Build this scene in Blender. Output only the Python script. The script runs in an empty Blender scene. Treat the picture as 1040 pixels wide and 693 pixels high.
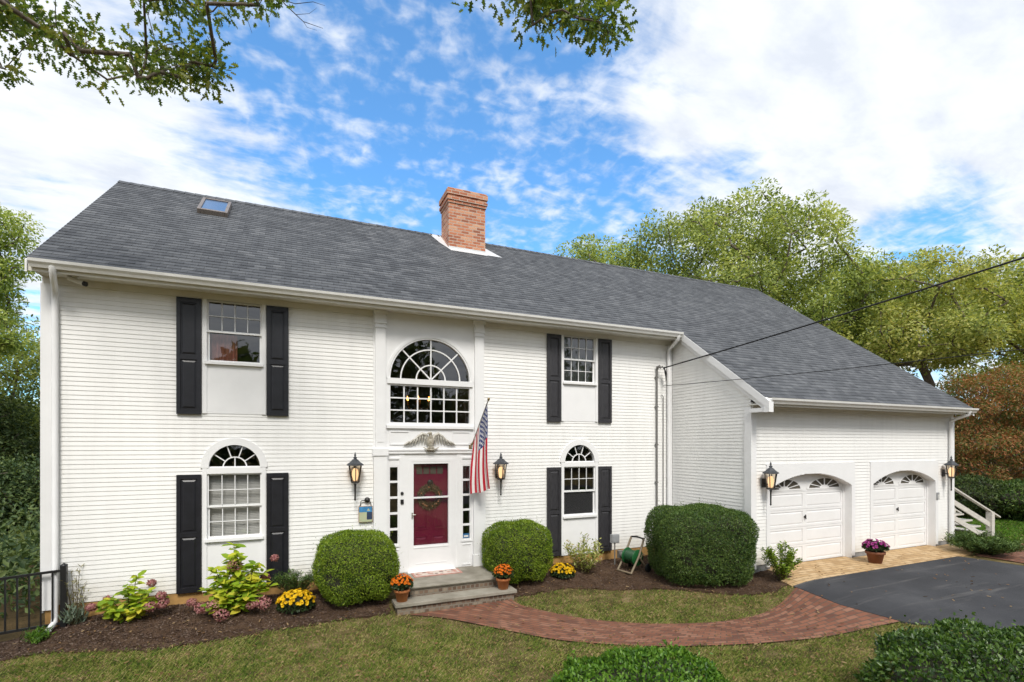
import bpy, math, random
import numpy as np
from mathutils import Vector, Matrix
from mathutils.geometry import delaunay_2d_cdt

random.seed(7)
R = math.radians
S = bpy.context.scene
COL = S.collection

# ------------------------------------------------------------------ camera
cam_d = bpy.data.cameras.new('camera'); cam = bpy.data.objects.new('camera', cam_d); COL.objects.link(cam)
CAM = Vector((-2.42, -9.58, 2.40))
cam.location = CAM
cam.rotation_euler = (R(90), 0, R(-23.4))
cam_d.sensor_width = 36; cam_d.lens = 507 / 1040 * 36
cam_d.shift_y = 105.5 / 1040
cam_d.clip_start = .05; cam_d.clip_end = 2000
S.camera = cam

# ------------------------------------------------------------------ world, sun, exposure
SUN = Vector((-0.14, -0.64, 0.74)).normalized()          # towards the sun
S.view_settings.view_transform = 'Standard'; S.view_settings.look = 'None'
S.view_settings.gamma = 1; S.view_settings.exposure = 1.22
S.render.engine = 'CYCLES'
S.cycles.max_bounces = 8; S.cycles.transparent_max_bounces = 12
S.cycles.diffuse_bounces = 3; S.cycles.glossy_bounces = 3; S.cycles.transmission_bounces = 4
S.cycles.caustics_reflective = False; S.cycles.caustics_refractive = False
S.cycles.use_denoising = True
S.cycles.sample_clamp_indirect = 4
S.cycles.blur_glossy = .5

sun_d = bpy.data.lights.new('sun', 'SUN'); sun = bpy.data.objects.new('sun', sun_d); COL.objects.link(sun)
sun_d.energy = 1.45; sun_d.angle = R(18); sun_d.color = (1, .955, .885)
sun.rotation_euler = SUN.to_track_quat('Z', 'Y').to_euler()

world = bpy.data.worlds.new('World'); S.world = world; world.use_nodes = True
class NT:
    """small helper round a node tree"""
    def __init__(s, t): s.t = t; t.nodes.clear()
    def n(s, kind, **kw):
        n = s.t.nodes.new(kind)
        for k, v in kw.items():
            if k.startswith('i_'):
                key = k[2:]; key = int(key) if key.isdigit() else key.replace('_', ' ')
                s.put(n, key, v)
            else: setattr(n, k, v)
        return n
    def put(s, n, key, v):
        sock = n.inputs[key]
        if isinstance(v, bpy.types.NodeSocket): s.t.links.new(v, sock)
        else: sock.default_value = v
    def math(s, op, a, b=None, c=None, clamp=False):
        n = s.t.nodes.new('ShaderNodeMath'); n.operation = op; n.use_clamp = clamp
        for i, v in enumerate((a, b, c)):
            if v is not None: s.put(n, i, v)
        return n.outputs[0]
    def vmath(s, op, a, b=None, scale=None):
        n = s.t.nodes.new('ShaderNodeVectorMath'); n.operation = op
        s.put(n, 0, a)
        if b is not None: s.put(n, 1, b)
        if scale is not None: s.put(n, 'Scale', scale)
        return n.outputs['Value' if op in ('LENGTH', 'DOT_PRODUCT', 'DISTANCE') else 'Vector']
    def mix(s, fac, a, b, blend='MIX'):
        n = s.t.nodes.new('ShaderNodeMix'); n.data_type = 'RGBA'; n.blend_type = blend
        s.put(n, 0, fac)
        for k, v in ((6, a), (7, b)):
            if not isinstance(v, bpy.types.NodeSocket): v = tuple(v) + ((1,) if len(v) == 3 else ())
            s.put(n, k, v)
        return n.outputs[2]
    def ramp(s, fac, stops, interp='LINEAR'):
        n = s.t.nodes.new('ShaderNodeValToRGB'); n.color_ramp.interpolation = interp
        e = n.color_ramp.elements
        while len(e) < len(stops): e.new(.5)
        for q, (p, c) in zip(e, stops):
            q.position = p; q.color = tuple(c) + (1,) if len(c) == 3 else c
        s.put(n, 0, fac); return n.outputs[0]
    def noise(s, vec, scale, detail=4, rough=.55, dist=0):
        n = s.n('ShaderNodeTexNoise', i_Scale=scale, i_Detail=detail, i_Roughness=rough, i_Distortion=dist)
        if vec is not None: s.put(n, 'Vector', vec)
        return n.outputs[0]

CA, SA = math.cos(R(23.4)), math.sin(R(23.4))
def aim(px, py):
    """compass/height direction of a feature of the sky"""
    l = (px - 520) / 507; return Vector((l * CA + SA, -l * SA + CA, (452 - py) / 507))
def at(px, py, depth):
    return CAM + aim(px, py) * depth

def sky_setup():
    T = NT(world.node_tree)
    sky = T.n('ShaderNodeTexSky', sky_type='NISHITA')
    sky.sun_disc = False
    sky.sun_elevation = math.asin(SUN.z); sky.sun_rotation = math.atan2(SUN.x, SUN.y)
    sky.altitude = 0; sky.air_density = 1.0; sky.dust_density = .4; sky.ozone_density = 2.0
    d = T.n('ShaderNodeTexCoord').outputs['Generated']
    sep = T.n('ShaderNodeSeparateXYZ', i_0=d)
    zz = T.math('MAXIMUM', T.math('ADD', sep.outputs[2], .12), .06)
    p = T.vmath('DIVIDE', d, T.n('ShaderNodeCombineXYZ', i_0=zz, i_1=zz, i_2=zz).outputs[0])
    flat = T.vmath('MULTIPLY', p, (1, 1, 0))
    # stretched cloud field
    rot = T.n('ShaderNodeMapping', i_Rotation=(0, 0, R(-35)), i_Scale=(1.0, 1.7, 1), i_Vector=flat).outputs[0]
    big = T.noise(rot, 1.5, 9, .62, .25)
    puffs = T.noise(rot, 6.5, 6, .56, .35)
    small = T.noise(T.n('ShaderNodeMapping', i_Rotation=(0, 0, R(20)), i_Scale=(1.3, 1.0, 1), i_Vector=flat).outputs[0], 17, 4, .5, .3)
    wisps = T.noise(T.n('ShaderNodeMapping', i_Rotation=(0, 0, R(-60)), i_Scale=(.8, 4.2, 1), i_Vector=flat).outputs[0], 2.2, 8, .65, .4)
    blobs = [((300, 110), .24, -.40), ((420, 95), .25, -.42), ((560, 215), .26, -.42), ((470, 190), .2, -.22), ((250, 60), .2, -.34),
             ((620, 160), .16, -.10), ((480, 25), .24, -.34), ((130, 10), .22, -.18), ((15, 330), .14, -.40), ((380, 170), .16, -.26), ((640, 225), .13, -.30),
             ((915, 240), .085, -.75), ((700, 60), .12, -.06), ((985, 215), .07, -.5), ((45, 196), .05, -.30), ((745, 165), .05, -.45), ((770, 180), .05, -.4),
             ((60, 130), .28, .50), ((180, 165), .20, .40), ((285, 200), .14, .36), ((345, 218), .10, .30), ((420, 232), .1, .10),
             ((850, 80), .38, .30), ((930, 150), .22, .18), ((1010, 40), .34, .30), ((740, 100), .20, .18), ((790, 190), .18, .20), ((690, 130), .12, .16)]
    tot = 0.10
    for (px, py), s, w in blobs:
        c = aim(px, py).normalized()
        q = T.math('MULTIPLY', T.math('POWER', T.vmath('DISTANCE', d, tuple(c)), 2), -1 / (s * s))
        tot = T.math('MULTIPLY_ADD', T.math('EXPONENT', q), w, tot)
    # unseen clouds added outside the view to brighten the ambient light and return wall
    for v_, s, w in (((-.95, -.1, .35), .75, .75), ((-.6, -.75, .35), .8, .7), ((0, -1, .35), .8, .6), ((.8, -.7, .3), .7, .6), ((-.2, -.5, .85), .6, .7)):
        q = T.math('MULTIPLY', T.math('POWER', T.vmath('DISTANCE', d, tuple(Vector(v_).normalized())), 2), -1 / (s * s))
        tot = T.math('MULTIPLY_ADD', T.math('EXPONENT', q), w, tot)
    cover = T.math('MULTIPLY_ADD', T.math('SUBTRACT', big, .5), 1.7, tot)
    cover = T.math('MULTIPLY_ADD', T.math('SUBTRACT', wisps, .5), .9, cover)
    cover = T.math('MULTIPLY_ADD', T.math('SUBTRACT', puffs, .5), .5, cover)
    bank = T.n('ShaderNodeMapRange', interpolation_type='SMOOTHSTEP', i_0=cover, i_1=-.20, i_2=.56).outputs[0]
    pf = T.math('MULTIPLY_ADD', T.math('SUBTRACT', big, .5), .45, puffs)
    pf = T.math('MULTIPLY_ADD', T.math('SUBTRACT', small, .5), .75, pf)
    pf = T.math('MULTIPLY_ADD', tot, .10, pf)
    puff = T.n('ShaderNodeMapRange', interpolation_type='SMOOTHSTEP', i_0=pf, i_1=.32, i_2=.84, i_4=.78).outputs[0]
    cl = T.math('SUBTRACT', T.math('ADD', bank, puff), T.math('MULTIPLY', bank, puff))
    # cloud tone: thick parts a little greyer underneath
    tone = T.ramp(T.math('MULTIPLY_ADD', T.math('SUBTRACT', puffs, .5), .5, T.noise(rot, 3.1, 6, .6, .2)), [(.32, (.72, .77, .86)), (.52, (.86, .90, .955)), (.74, (.97, 1.0, 1.04))])
    blue = T.mix(1, sky.outputs[0], (.56, 1.02, 1.28), 'MULTIPLY')
    bs = T.vmath('ADD', T.vmath('SCALE', blue, scale=.092), (.014, .022, .030))
    cs = T.vmath('SCALE', tone, scale=.485)
    out = T.mix(cl, bs, cs)
    bg = T.n('ShaderNodeBackground', i_Color=out, i_Strength=1.0)
    T.n('ShaderNodeOutputWorld', i_Surface=bg.outputs[0])
    world.cycles.sampling_method = 'MANUAL'; world.cycles.sample_map_resolution = 1024
sky_setup()

# ------------------------------------------------------------------ materials
def mat(name):
    m = bpy.data.materials.new(name); m.use_nodes = True
    return m, NT(m.node_tree)
def done(T, shader, disp=None):
    T.n('ShaderNodeOutputMaterial', i_Surface=shader)
def coords(T, kind='Object'): return T.n('ShaderNodeTexCoord').outputs[kind]
def sc3(c, k): return tuple(min(1, v * k) for v in c)

def plain(name, col, rough=.6, var=.12, scale=6, bump=0, bscale=60, metal=0, spec=.4, stretch=(1, 1, 1), col2=None):
    m, T = mat(name)
    v = T.n('ShaderNodeMapping', i_Scale=stretch, i_Vector=coords(T)).outputs[0]
    n = T.noise(v, scale, 5, .6)
    c = T.ramp(n, [(.3, sc3(col, 1 - var)), (.7, col2 or sc3(col, 1 + var))])
    p = T.n('ShaderNodeBsdfPrincipled', i_Base_Color=c, i_Roughness=rough, i_Metallic=metal)
    p.inputs['Specular IOR Level'].default_value = spec
    if bump:
        b = T.n('ShaderNodeBump', i_Strength=bump, i_Distance=.01, i_Height=T.noise(v, bscale, 4))
        T.put(p, 'Normal', b.outputs[0])
    done(T, p.outputs[0]); return m

def leafy(name, cols, trans=.35, rough=.5, nscale=.8, namt=.35, spec=.3):
    """leaves: hue differs leaf by leaf and gently from branch to branch"""
    m, T = mat(name)
    r = T.n('ShaderNodeNewGeometry').outputs['Random Per Island']
    ns = T.math('MULTIPLY_ADD', T.math('SUBTRACT', T.noise(coords(T), nscale, 3), .5), namt * 3, r)
    k = len(cols)
    c = T.ramp(ns, [(i / max(1, k - 1), q) for i, q in enumerate(cols)])
    p = T.n('ShaderNodeBsdfPrincipled', i_Base_Color=c, i_Roughness=rough)
    p.inputs['Specular IOR Level'].default_value = spec
    t = T.n('ShaderNodeBsdfTranslucent', i_Color=T.mix(1, c, (1.25, 1.2, .7), 'MULTIPLY'))
    mx = T.n('ShaderNodeMixShader', i_0=trans, i_1=p.outputs[0], i_2=t.outputs[0])
    done(T, mx.outputs[0]); return m

def bricks(name, cols, mortar, bw, bh, ms=.01, vec='front', bump=.5, rough=.85, uvscale=None, offset=.5):
    m, T = mat(name)
    if vec == 'uv': v = coords(T, 'UV')
    else:
        s = T.n('ShaderNodeSeparateXYZ', i_0=coords(T))
        v = T.n('ShaderNodeCombineXYZ', i_0=T.math('ADD', s.outputs[0], s.outputs[1]), i_1=s.outputs[2]).outputs[0]
        if vec == 'top': v = T.n('ShaderNodeCombineXYZ', i_0=s.outputs[0], i_1=s.outputs[1]).outputs[0]
    wob = T.vmath('SCALE', T.vmath('SUBTRACT', T.n('ShaderNodeTexNoise', i_Vector=v, i_Scale=9.0).outputs[1], (.5, .5, .5)), scale=.006)
    v = T.vmath('ADD', v, wob)
    b = T.n('ShaderNodeTexBrick', i_Vector=v, i_Color1=(0, 0, 0, 1), i_Color2=(1, 1, 1, 1), i_Mortar=(.5, .5, .5, 1), i_Scale=1.0)
    b.offset = offset
    b.inputs['Mortar Size'].default_value = ms; b.inputs['Mortar Smooth'].default_value = .2
    b.inputs['Brick Width'].default_value = bw; b.inputs['Row Height'].default_value = bh
    tint = T.math('MULTIPLY_ADD', T.math('SUBTRACT', T.noise(v, 3.5, 5), .5), .5, b.outputs[0])
    k = len(cols)
    c = T.ramp(tint, [(i / (k - 1), q) for i, q in enumerate(cols)])
    c = T.mix(b.outputs[1], c, mortar)
    c = T.mix(T.math('MULTIPLY', T.noise(v, 70, 3), .5), c, sc3(cols[0], .7))
    p = T.n('ShaderNodeBsdfPrincipled', i_Base_Color=c, i_Roughness=rough)
    h = T.math('MULTIPLY_ADD', T.noise(v, 60, 4), .3, T.math('SUBTRACT', 1, b.outputs[1]))
    bp = T.n('ShaderNodeBump', i_Strength=bump, i_Distance=.008, i_Height=h)
    T.put(p, 'Normal', bp.outputs[0])
    done(T, p.outputs[0]); return m

def glass(name, tint=(.8, .82, .8), refl=1.0):
    m, T = mat(name)
    gm = T.n('ShaderNodeNewGeometry')
    c_ = T.math('ABSOLUTE', T.vmath('DOT_PRODUCT', gm.outputs['Normal'], gm.outputs['Incoming']))
    f = T.math('MULTIPLY_ADD', T.math('POWER', T.math('SUBTRACT', 1, c_, clamp=True), 5), .88, .11)
    wav = T.n('ShaderNodeBump', i_Strength=.05, i_Distance=.02, i_Height=T.noise(coords(T), 2.5, 2))
    g = T.n('ShaderNodeBsdfGlossy', i_Color=(refl, refl, refl, 1), i_Roughness=.015); T.put(g, 'Normal', wav.outputs[0])
    t = T.n('ShaderNodeBsdfTransparent', i_Color=tuple(tint) + (1,))
    mx = T.n('ShaderNodeMixShader', i_0=f, i_1=t.outputs[0], i_2=g.outputs[0])
    done(T, mx.outputs[0]); return m

def glow(name, col, strength):
    m, T = mat(name)
    e = T.n('ShaderNodeEmission', i_Color=tuple(col) + (1,), i_Strength=strength)
    done(T, e.outputs[0]); return m

def screen_mat():
    m, T = mat('insect_screen')
    d = T.n('ShaderNodeBsdfDiffuse', i_Color=(.055, .055, .058, 1)); t = T.n('ShaderNodeBsdfTransparent')
    done(T, T.n('ShaderNodeMixShader', i_0=.55, i_1=t.outputs[0], i_2=d.outputs[0]).outputs[0]); return m

def siding_mat(name, col, along):
    """painted clapboard: faint vertical weather streaks, dust and butt joints"""
    m, T = mat(name)
    v = coords(T)
    streak = T.noise(T.n('ShaderNodeMapping', i_Scale=(5, 5, .35), i_Vector=v).outputs[0], 1.3, 5, .65)
    blot = T.noise(v, .55, 4, .5)
    f = T.math('MULTIPLY_ADD', streak, .55, T.math('MULTIPLY', blot, .45))
    c = T.ramp(f, [(.34, sc3(col, .93)), (.5, col), (.68, sc3(col, 1.045))])
    zz = T.n('ShaderNodeSeparateXYZ', i_0=v).outputs[2]
    spl = T.n('ShaderNodeMapRange', i_0=T.math('MULTIPLY_ADD', T.noise(v, 6, 4), -.55, zz), i_1=-.40, i_2=.10, i_3=.5, i_4=0).outputs[0]
    c = T.mix(spl, c, (.50, .43, .30))
    p = T.n('ShaderNodeBsdfPrincipled', i_Base_Color=c, i_Roughness=.55)
    p.inputs['Specular IOR Level'].default_value = .3
    b = T.n('ShaderNodeBump', i_Strength=.12, i_Distance=.004, i_Height=T.noise(T.n('ShaderNodeMapping', i_Scale=along, i_Vector=v).outputs[0], 30, 4))
    T.put(p, 'Normal', b.outputs[0])
    done(T, p.outputs[0]); return m

def shingle_mat():
    m, T = mat('asphalt_shingle')
    v = coords(T, 'UV')
    b = T.n('ShaderNodeTexBrick', i_Vector=v, i_Color1=(0, 0, 0, 1), i_Color2=(1, 1, 1, 1), i_Mortar=(.1, .1, .1, 1), i_Scale=1.0)
    b.inputs['Mortar Size'].default_value = .004; b.inputs['Brick Width'].default_value = .2; b.inputs['Row Height'].default_value = .135
    b2 = T.n('ShaderNodeTexBrick', i_Vector=T.vmath('ADD', v, (.11, 0, 0)), i_Color1=(0, 0, 0, 1), i_Color2=(1, 1, 1, 1), i_Mortar=(.5, .5, .5, 1), i_Scale=1.0)
    b2.inputs['Mortar Size'].default_value = .0; b2.inputs['Brick Width'].default_value = .17; b2.inputs['Row Height'].default_value = .135
    t = T.math('MULTIPLY_ADD', b.outputs[0], .5, T.math('MULTIPLY', b2.outputs[0], .4))
    t = T.math('MULTIPLY_ADD', T.math('SUBTRACT', T.noise(v, .5, 4), .5), .5, t)
    t = T.math('MULTIPLY_ADD', T.math('SUBTRACT', T.noise(T.n('ShaderNodeMapping', i_Scale=(2.4, .22, 1), i_Vector=v).outputs[0], 1.2, 5), .5), .35, t)
    t = T.math('MULTIPLY_ADD', T.math('SUBTRACT', T.noise(v, 160, 2), .5), .7, t)
    c = T.ramp(t, [(0, (.052, .056, .064)), (.5, (.088, .094, .104)), (1, (.142, .148, .158))])
    c = T.mix(T.math('MULTIPLY', b.outputs[1], .7), c, (.03, .032, .036))
    p = T.n('ShaderNodeBsdfPrincipled', i_Base_Color=c, i_Roughness=.8)
    p.inputs['Specular IOR Level'].default_value = .45
    bp = T.n('ShaderNodeBump', i_Strength=.5, i_Distance=.006, i_Height=T.noise(v, 200, 3))
    T.put(p, 'Normal', bp.outputs[0]); done(T, p.outputs[0]); return m

def ground_mat(name, stops, scale=2.2, fine=45, bump=.6, dist=.03):
    m, T = mat(name)
    v = coords(T)
    f = T.math('MULTIPLY_ADD', T.noise(v, scale, 6, .65, .3), .6, T.math('MULTIPLY', T.noise(v, fine, 4, .6), .4))
    c = T.ramp(f, stops)
    p = T.n('ShaderNodeBsdfPrincipled', i_Base_Color=c, i_Roughness=.95)
    p.inputs['Specular IOR Level'].default_value = .15
    bp = T.n('ShaderNodeBump', i_Strength=bump, i_Distance=dist, i_Height=T.noise(v, fine * 1.3, 5, .7))
    T.put(p, 'Normal', bp.outputs[0]); done(T, p.outputs[0]); return m

def asphalt_mat():
    m, T = mat('driveway_asphalt')
    v = coords(T)
    n = T.noise(v, .8, 5, .6)
    fine = T.noise(v, 160, 3, .7)
    f = T.math('MULTIPLY_ADD', fine, .45, T.math('MULTIPLY', n, .55))
    c = T.ramp(f, [(.3, (.026, .027, .030)), (.52, (.047, .0485, .054)), (.75, (.10, .102, .108))])
    scuff = T.noise(T.n('ShaderNodeMapping', i_Scale=(.25, 2.6, 1), i_Rotation=(0, 0, R(18)), i_Vector=v).outputs[0], 1.1, 6, .68, .4)
    s = T.n('ShaderNodeMapRange', interpolation_type='SMOOTHSTEP', i_0=scuff, i_1=.53, i_2=.72, i_4=.55).outputs[0]
    c = T.mix(s, c, (.16, .155, .15))
    p = T.n('ShaderNodeBsdfPrincipled', i_Base_Color=c, i_Roughness=.9)
    p.inputs['Specular IOR Level'].default_value = .2
    bp = T.n('ShaderNodeBump', i_Strength=.5, i_Distance=.006, i_Height=fine)
    T.put(p, 'Normal', bp.outputs[0]); done(T, p.outputs[0]); return m

MT = {}
MT['siding'] = siding_mat('painted_clapboard', (.85, .845, .825), (1, 1, 8))
MT['trim'] = plain('white_trim_paint', (.82, .82, .82), .45, .03, 3, .05, 90)
MT['gutter'] = plain('gutter_metal', (.76, .755, .73), .35, .06, 4, 0, 10, spec=.5)
MT['soffit'] = plain('soffit_paint', (.70, .68, .62), .6, .05, 3)
MT['shingle'] = shingle_mat()
MT['shutter'] = plain('shutter_navy_black', (.012, .0125, .017), .38, .25, 9, .08, 120, spec=.5)
MT['shutter_worn'] = plain('shutter_weathered_black', (.030, .029, .033), .5, .35, 14, .12, 120, spec=.5, stretch=(3, 3, .6))
MT['glass'] = glass('window_glass', (.93, .94, .93))
MT['screen'] = screen_mat()
MT['storm_glass'] = glass('storm_glass', (.93, .93, .93), .8)
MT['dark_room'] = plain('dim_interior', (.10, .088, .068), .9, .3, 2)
MT['brown_curtain'] = plain('brown_curtain', (.22, .075, .05), .9, .2, 8, stretch=(4, 1, 1))
MT['sheer'] = plain('grey_sheer_curtain', (.055, .06, .06), .9, .2, 5, stretch=(4, 1, 1))  # grey of the reflecting panes, put into the colour of a sheet
MT['blind'] = plain('blind_slats', (.42, .415, .41), .6, .06, 4)
MT['door_red'] = plain('crimson_door_paint', (.155, .010, .036), .35, .08, 5, .03, 90, spec=.5)
MT['brass'] = plain('aged_brass', (.30, .22, .11), .4, .2, 20, metal=.7)
MT['black_metal'] = plain('black_iron', (.012, .012, .013), .42, .3, 18, .06, 90, spec=.5)
MT['hood'] = plain('weathered_hood', (.045, .05, .058), .5, .4, 14, spec=.5)
MT['bronze'] = plain('dark_bronze', (.022, .020, .019), .4, .3, 20, spec=.5)
MT['chimney'] = bricks('chimney_brick', [(.32, .11, .06), (.52, .175, .085), (.64, .265, .14), (.72, .41, .25)], (.56, .48, .40), .215, .075, .010)
MT['stoop_brick'] = bricks('stoop_brick', [(.10, .065, .045), (.19, .12, .08), (.26, .19, .13), (.33, .27, .20)], (.24, .21, .165), .085, .075, .012)
MT['bluestone'] = plain('bluestone_slab', (.25, .225, .175), .75, .25, 2.5, .25, 40, col2=(.36, .335, .28))
MT['flashing'] = plain('lead_flashing', (.62, .63, .64), .45, .08, 6, spec=.5)
MT['foundation_tan'] = plain('tan_foundation_board', (.40, .23, .08), .8, .25, 5, .2, 30)
MT['concrete'] = plain('grey_concrete', (.25, .25, .25), .9, .15, 8, .3, 60)
MT['path_brick'] = bricks('path_brick', [(.12, .046, .027), (.21, .076, .040), (.27, .108, .060), (.31, .15, .095)], (.10, .07, .05), .18, .086, .009, 'uv', .6)
MT['tan_paver'] = bricks('tan_paver', [(.40, .26, .12), (.50, .33, .16), (.58, .40, .21), (.63, .46, .27)], (.26, .16, .07), .23, .115, .010, 'top', .5)
MT['asphalt'] = asphalt_mat()
MT['lawn'] = ground_mat('lawn_soil_and_thatch', [(.36, (.032, .024, .011)), (.45, (.11, .092, .032)), (.54, (.19, .145, .062)), (.63, (.32, .235, .13))], 3.2, 60, 1.0, .03)
MT['mulch'] = ground_mat('bark_mulch', [(.3, (.042, .026, .016)), (.5, (.10, .060, .037)), (.7, (.18, .118, .077))], 3, 55, 1, .04)
MT['litter'] = ground_mat('woodland_litter', [(.3, (.03, .024, .012)), (.5, (.085, .06, .026)), (.7, (.17, .11, .05))], 1.5, 25, 1, .05)
MT['grass'] = leafy('grass_blades', [(.04, .08, .014), (.14, .22, .03), (.25, .28, .06), (.46, .37, .18)], .25, .6, 2.2, .35)
MT['bark'] = plain('tree_bark', (.13, .105, .082), .9, .35, 9, .7, 22, stretch=(2, 2, .5))
MT['twig'] = plain('dark_twig', (.05, .04, .032), .9, .3, 20)
MT['oak_leaf'] = leafy('oak_leaf', [(.11, .16, .05), (.24, .31, .09), (.38, .46, .13), (.54, .58, .20)], .46, .5, .55, .75)
MT['oak_light'] = leafy('sunny_oak_leaf', [(.17, .24, .06), (.32, .42, .10), (.46, .54, .14), (.58, .61, .20)], .48, .5, .55, .75)  # paler yellow-green oak foliage
MT['oak_olive'] = leafy('olive_oak_leaf', [(.14, .19, .05), (.30, .36, .09), (.44, .48, .13), (.56, .54, .19)], .46, .5, .55, .75)
MT['wood_leaf'] = leafy('shady_leaf', [(.03, .06, .022), (.06, .10, .034), (.105, .155, .048), (.17, .21, .065)], .3, .5, .4, .3)  # darker green foliage
MT['maple_red'] = leafy('maple_leaf_turning', [(.08, .13, .03), (.16, .15, .045), (.36, .125, .055), (.44, .22, .09), (.14, .21, .05)], .35, .5, 1.3, .7)
MT['near_oak'] = leafy('near_oak_leaf', [(.05, .095, .018), (.095, .155, .026), (.165, .235, .036), (.27, .27, .05)], .5, .45, .6, .25, .4)
MT['boxwood'] = leafy('boxwood_leaf', [(.05, .10, .012), (.13, .22, .016), (.23, .335, .026), (.33, .42, .045)], .28, .45, 2.2, .3)
MT['hedge'] = leafy('hedge_leaf', [(.028, .065, .018), (.062, .125, .026), (.11, .18, .038), (.16, .23, .058)], .25, .42, 2, .3)
MT['fresh_leaf'] = leafy('fresh_green_leaf', [(.03, .085, .010), (.065, .155, .015), (.115, .235, .022), (.17, .30, .04)], .3, .4, 2, .3)
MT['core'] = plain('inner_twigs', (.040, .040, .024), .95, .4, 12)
MT['laurel'] = leafy('laurel_leaf', [(.016, .045, .009), (.038, .088, .013), (.072, .14, .018), (.11, .185, .03)], .25, .38, 2, .3, .5)
MT['hyd_leaf'] = leafy('hydrangea_leaf', [(.14, .26, .02), (.28, .42, .03), (.46, .54, .04), (.68, .62, .07)], .4, .5, 1.5, .3)
MT['hyd_flower'] = leafy('faded_pink_floret', [(.26, .085, .10), (.40, .16, .17), (.50, .25, .24), (.42, .27, .19)], .3, .7, 6, .2)
MT['stem'] = plain('green_brown_stem', (.10, .075, .035), .8, .3, 10)
MT['azalea'] = leafy('pale_azalea_leaf', [(.20, .27, .05), (.36, .42, .10), (.52, .54, .18), (.55, .42, .33)], .4, .5, 3, .3)
MT['mum_leaf'] = leafy('mum_leaf', [(.015, .03, .010), (.03, .055, .016), (.05, .08, .024)], .2, .5, 3, .2)
MT['mum_yellow'] = leafy('yellow_mum', [(.58, .34, .004), (.78, .50, .006), (.85, .62, .02)], .25, .6, 5, .2)
MT['mum_orange'] = leafy('orange_mum', [(.52, .10, .006), (.72, .17, .008), (.80, .28, .015)], .25, .6, 5, .2)
MT['mum_pink'] = leafy('magenta_mum', [(.24, .02, .16), (.40, .05, .27), (.52, .12, .38)], .25, .6, 5, .2)
MT['terracotta'] = plain('terracotta', (.50, .17, .055), .8, .18, 6, .1, 60, col2=(.60, .24, .09))
MT['terracotta_brown'] = plain('brown_terracotta', (.22, .085, .045), .8, .2, 6, .1, 60)
MT['juniper'] = leafy('juniper_sprig', [(.04, .08, .022), (.085, .145, .035), (.15, .22, .06)], .2, .6, 2, .3)
MT['lavender'] = leafy('silver_leaf', [(.10, .14, .10), (.17, .22, .16), (.24, .28, .19)], .25, .6, 3, .3)
MT['weed'] = leafy('straw_stalk', [(.20, .19, .06), (.32, .29, .11), (.38, .36, .18)], .3, .6, 3, .3)
MT['cable'] = plain('cable_sheath', (.010, .010, .011), .6, .2, 6)
MT['grey_pvc'] = plain('grey_conduit', (.17, .165, .155), .5, .1, 6)
MT['white_wood'] = plain('weathered_white_wood', (.60, .57, .52), .7, .15, 6, .15, 40, stretch=(1, 1, 4))
MT['green_plastic'] = plain('green_plastic', (.008, .085, .022), .4, .15, 8, spec=.5)
MT['beige_plastic'] = plain('beige_plastic', (.21, .165, .11), .6, .25, 6, spec=.5)
MT['hose'] = plain('green_hose', (.014, .07, .026), .45, .2, 10, spec=.5)
MT['rubber'] = plain('black_rubber', (.012, .012, .012), .7, .2, 10)
MT['lamp_glass'] = glass('amber_lamp_glass', (.90, .84, .74), .8)
MT['bulb'] = glow('lamp_bulb', (1, .64, .36), .75)
MT['candle'] = glow('chandelier_bulb', (1, .36, .07), 4.5)
MT['eagle'] = plain('gilt_cream_paint', (.42, .35, .24), .5, .4, 16, .2, 40, col2=(.62, .59, .52))
MT['eagle_cream'] = plain('weathered_cream_paint', (.50, .46, .39), .5, .3, 16, .2, 40, col2=(.70, .68, .62))
MT['pole'] = plain('flag_pole_metal', (.40, .38, .35), .35, .1, 6, metal=.5)
MT['flag_red'] = plain('flag_red', (.50, .015, .035), .8, .08, 5)
MT['flag_white'] = plain('flag_white', (.84, .82, .80), .8, .05, 5)
MT['flag_blue'] = plain('flag_blue', (.022, .04, .17), .8, .1, 5)
MT['wreath'] = leafy('dried_wreath', [(.07, .045, .03), (.13, .08, .045), (.12, .11, .06), (.20, .10, .07)], .2, .7, 6, .3)
MT['berry'] = plain('wreath_berry', (.35, .14, .06), .5, .3, 30)
MT['mat_red'] = plain('doormat_red', (.52, .22, .18), .95, .25, 9, .3, 120, col2=(.62, .36, .30))
MT['mat_pale'] = plain('doormat_pale', (.60, .52, .46), .95, .15, 9, .3, 120)
MT['mat_dark'] = plain('doormat_dark', (.16, .09, .08), .95, .2, 9)
MT['sign_blue'] = plain('plaque_blue', (.06, .24, .48), .5, .3, 12)
MT['sign_cream'] = plain('plaque_cream', (.60, .55, .38), .5, .2, 14, col2=(.42, .52, .32))
MT['sign_navy'] = plain('plaque_navy', (.03, .05, .10), .5, .2, 14)
MT['wood'] = plain('brown_wood', (.32, .20, .10), .6, .2, 10)
MT['sticker'] = plain('blue_sticker', (.03, .14, .30), .4, .1, 20)
MT['white_plastic'] = plain('white_plastic', (.72, .71, .67), .4, .05, 5)
MT['grey_box'] = plain('grey_meter_box', (.30, .31, .32), .45, .12, 10, spec=.5)
MT['skylight_frame'] = plain('skylight_frame', (.20, .17, .15), .4, .15, 6, spec=.5)
MT['skylight_glass'] = plain('skylight_glass', (.10, .17, .30), .06, .1, 2, spec=.8)  # blue of the reflected sky put into the base colour
MT['dry_leaf'] = leafy('fallen_leaf', [(.14, .07, .03), (.24, .14, .06), (.34, .24, .13)], .15, .8, 5, .2)
MT['chip'] = leafy('bark_chip', [(.04, .024, .017), (.085, .05, .037), (.13, .088, .066), (.20, .15, .12)], .0, .9, 5, .2)

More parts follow.
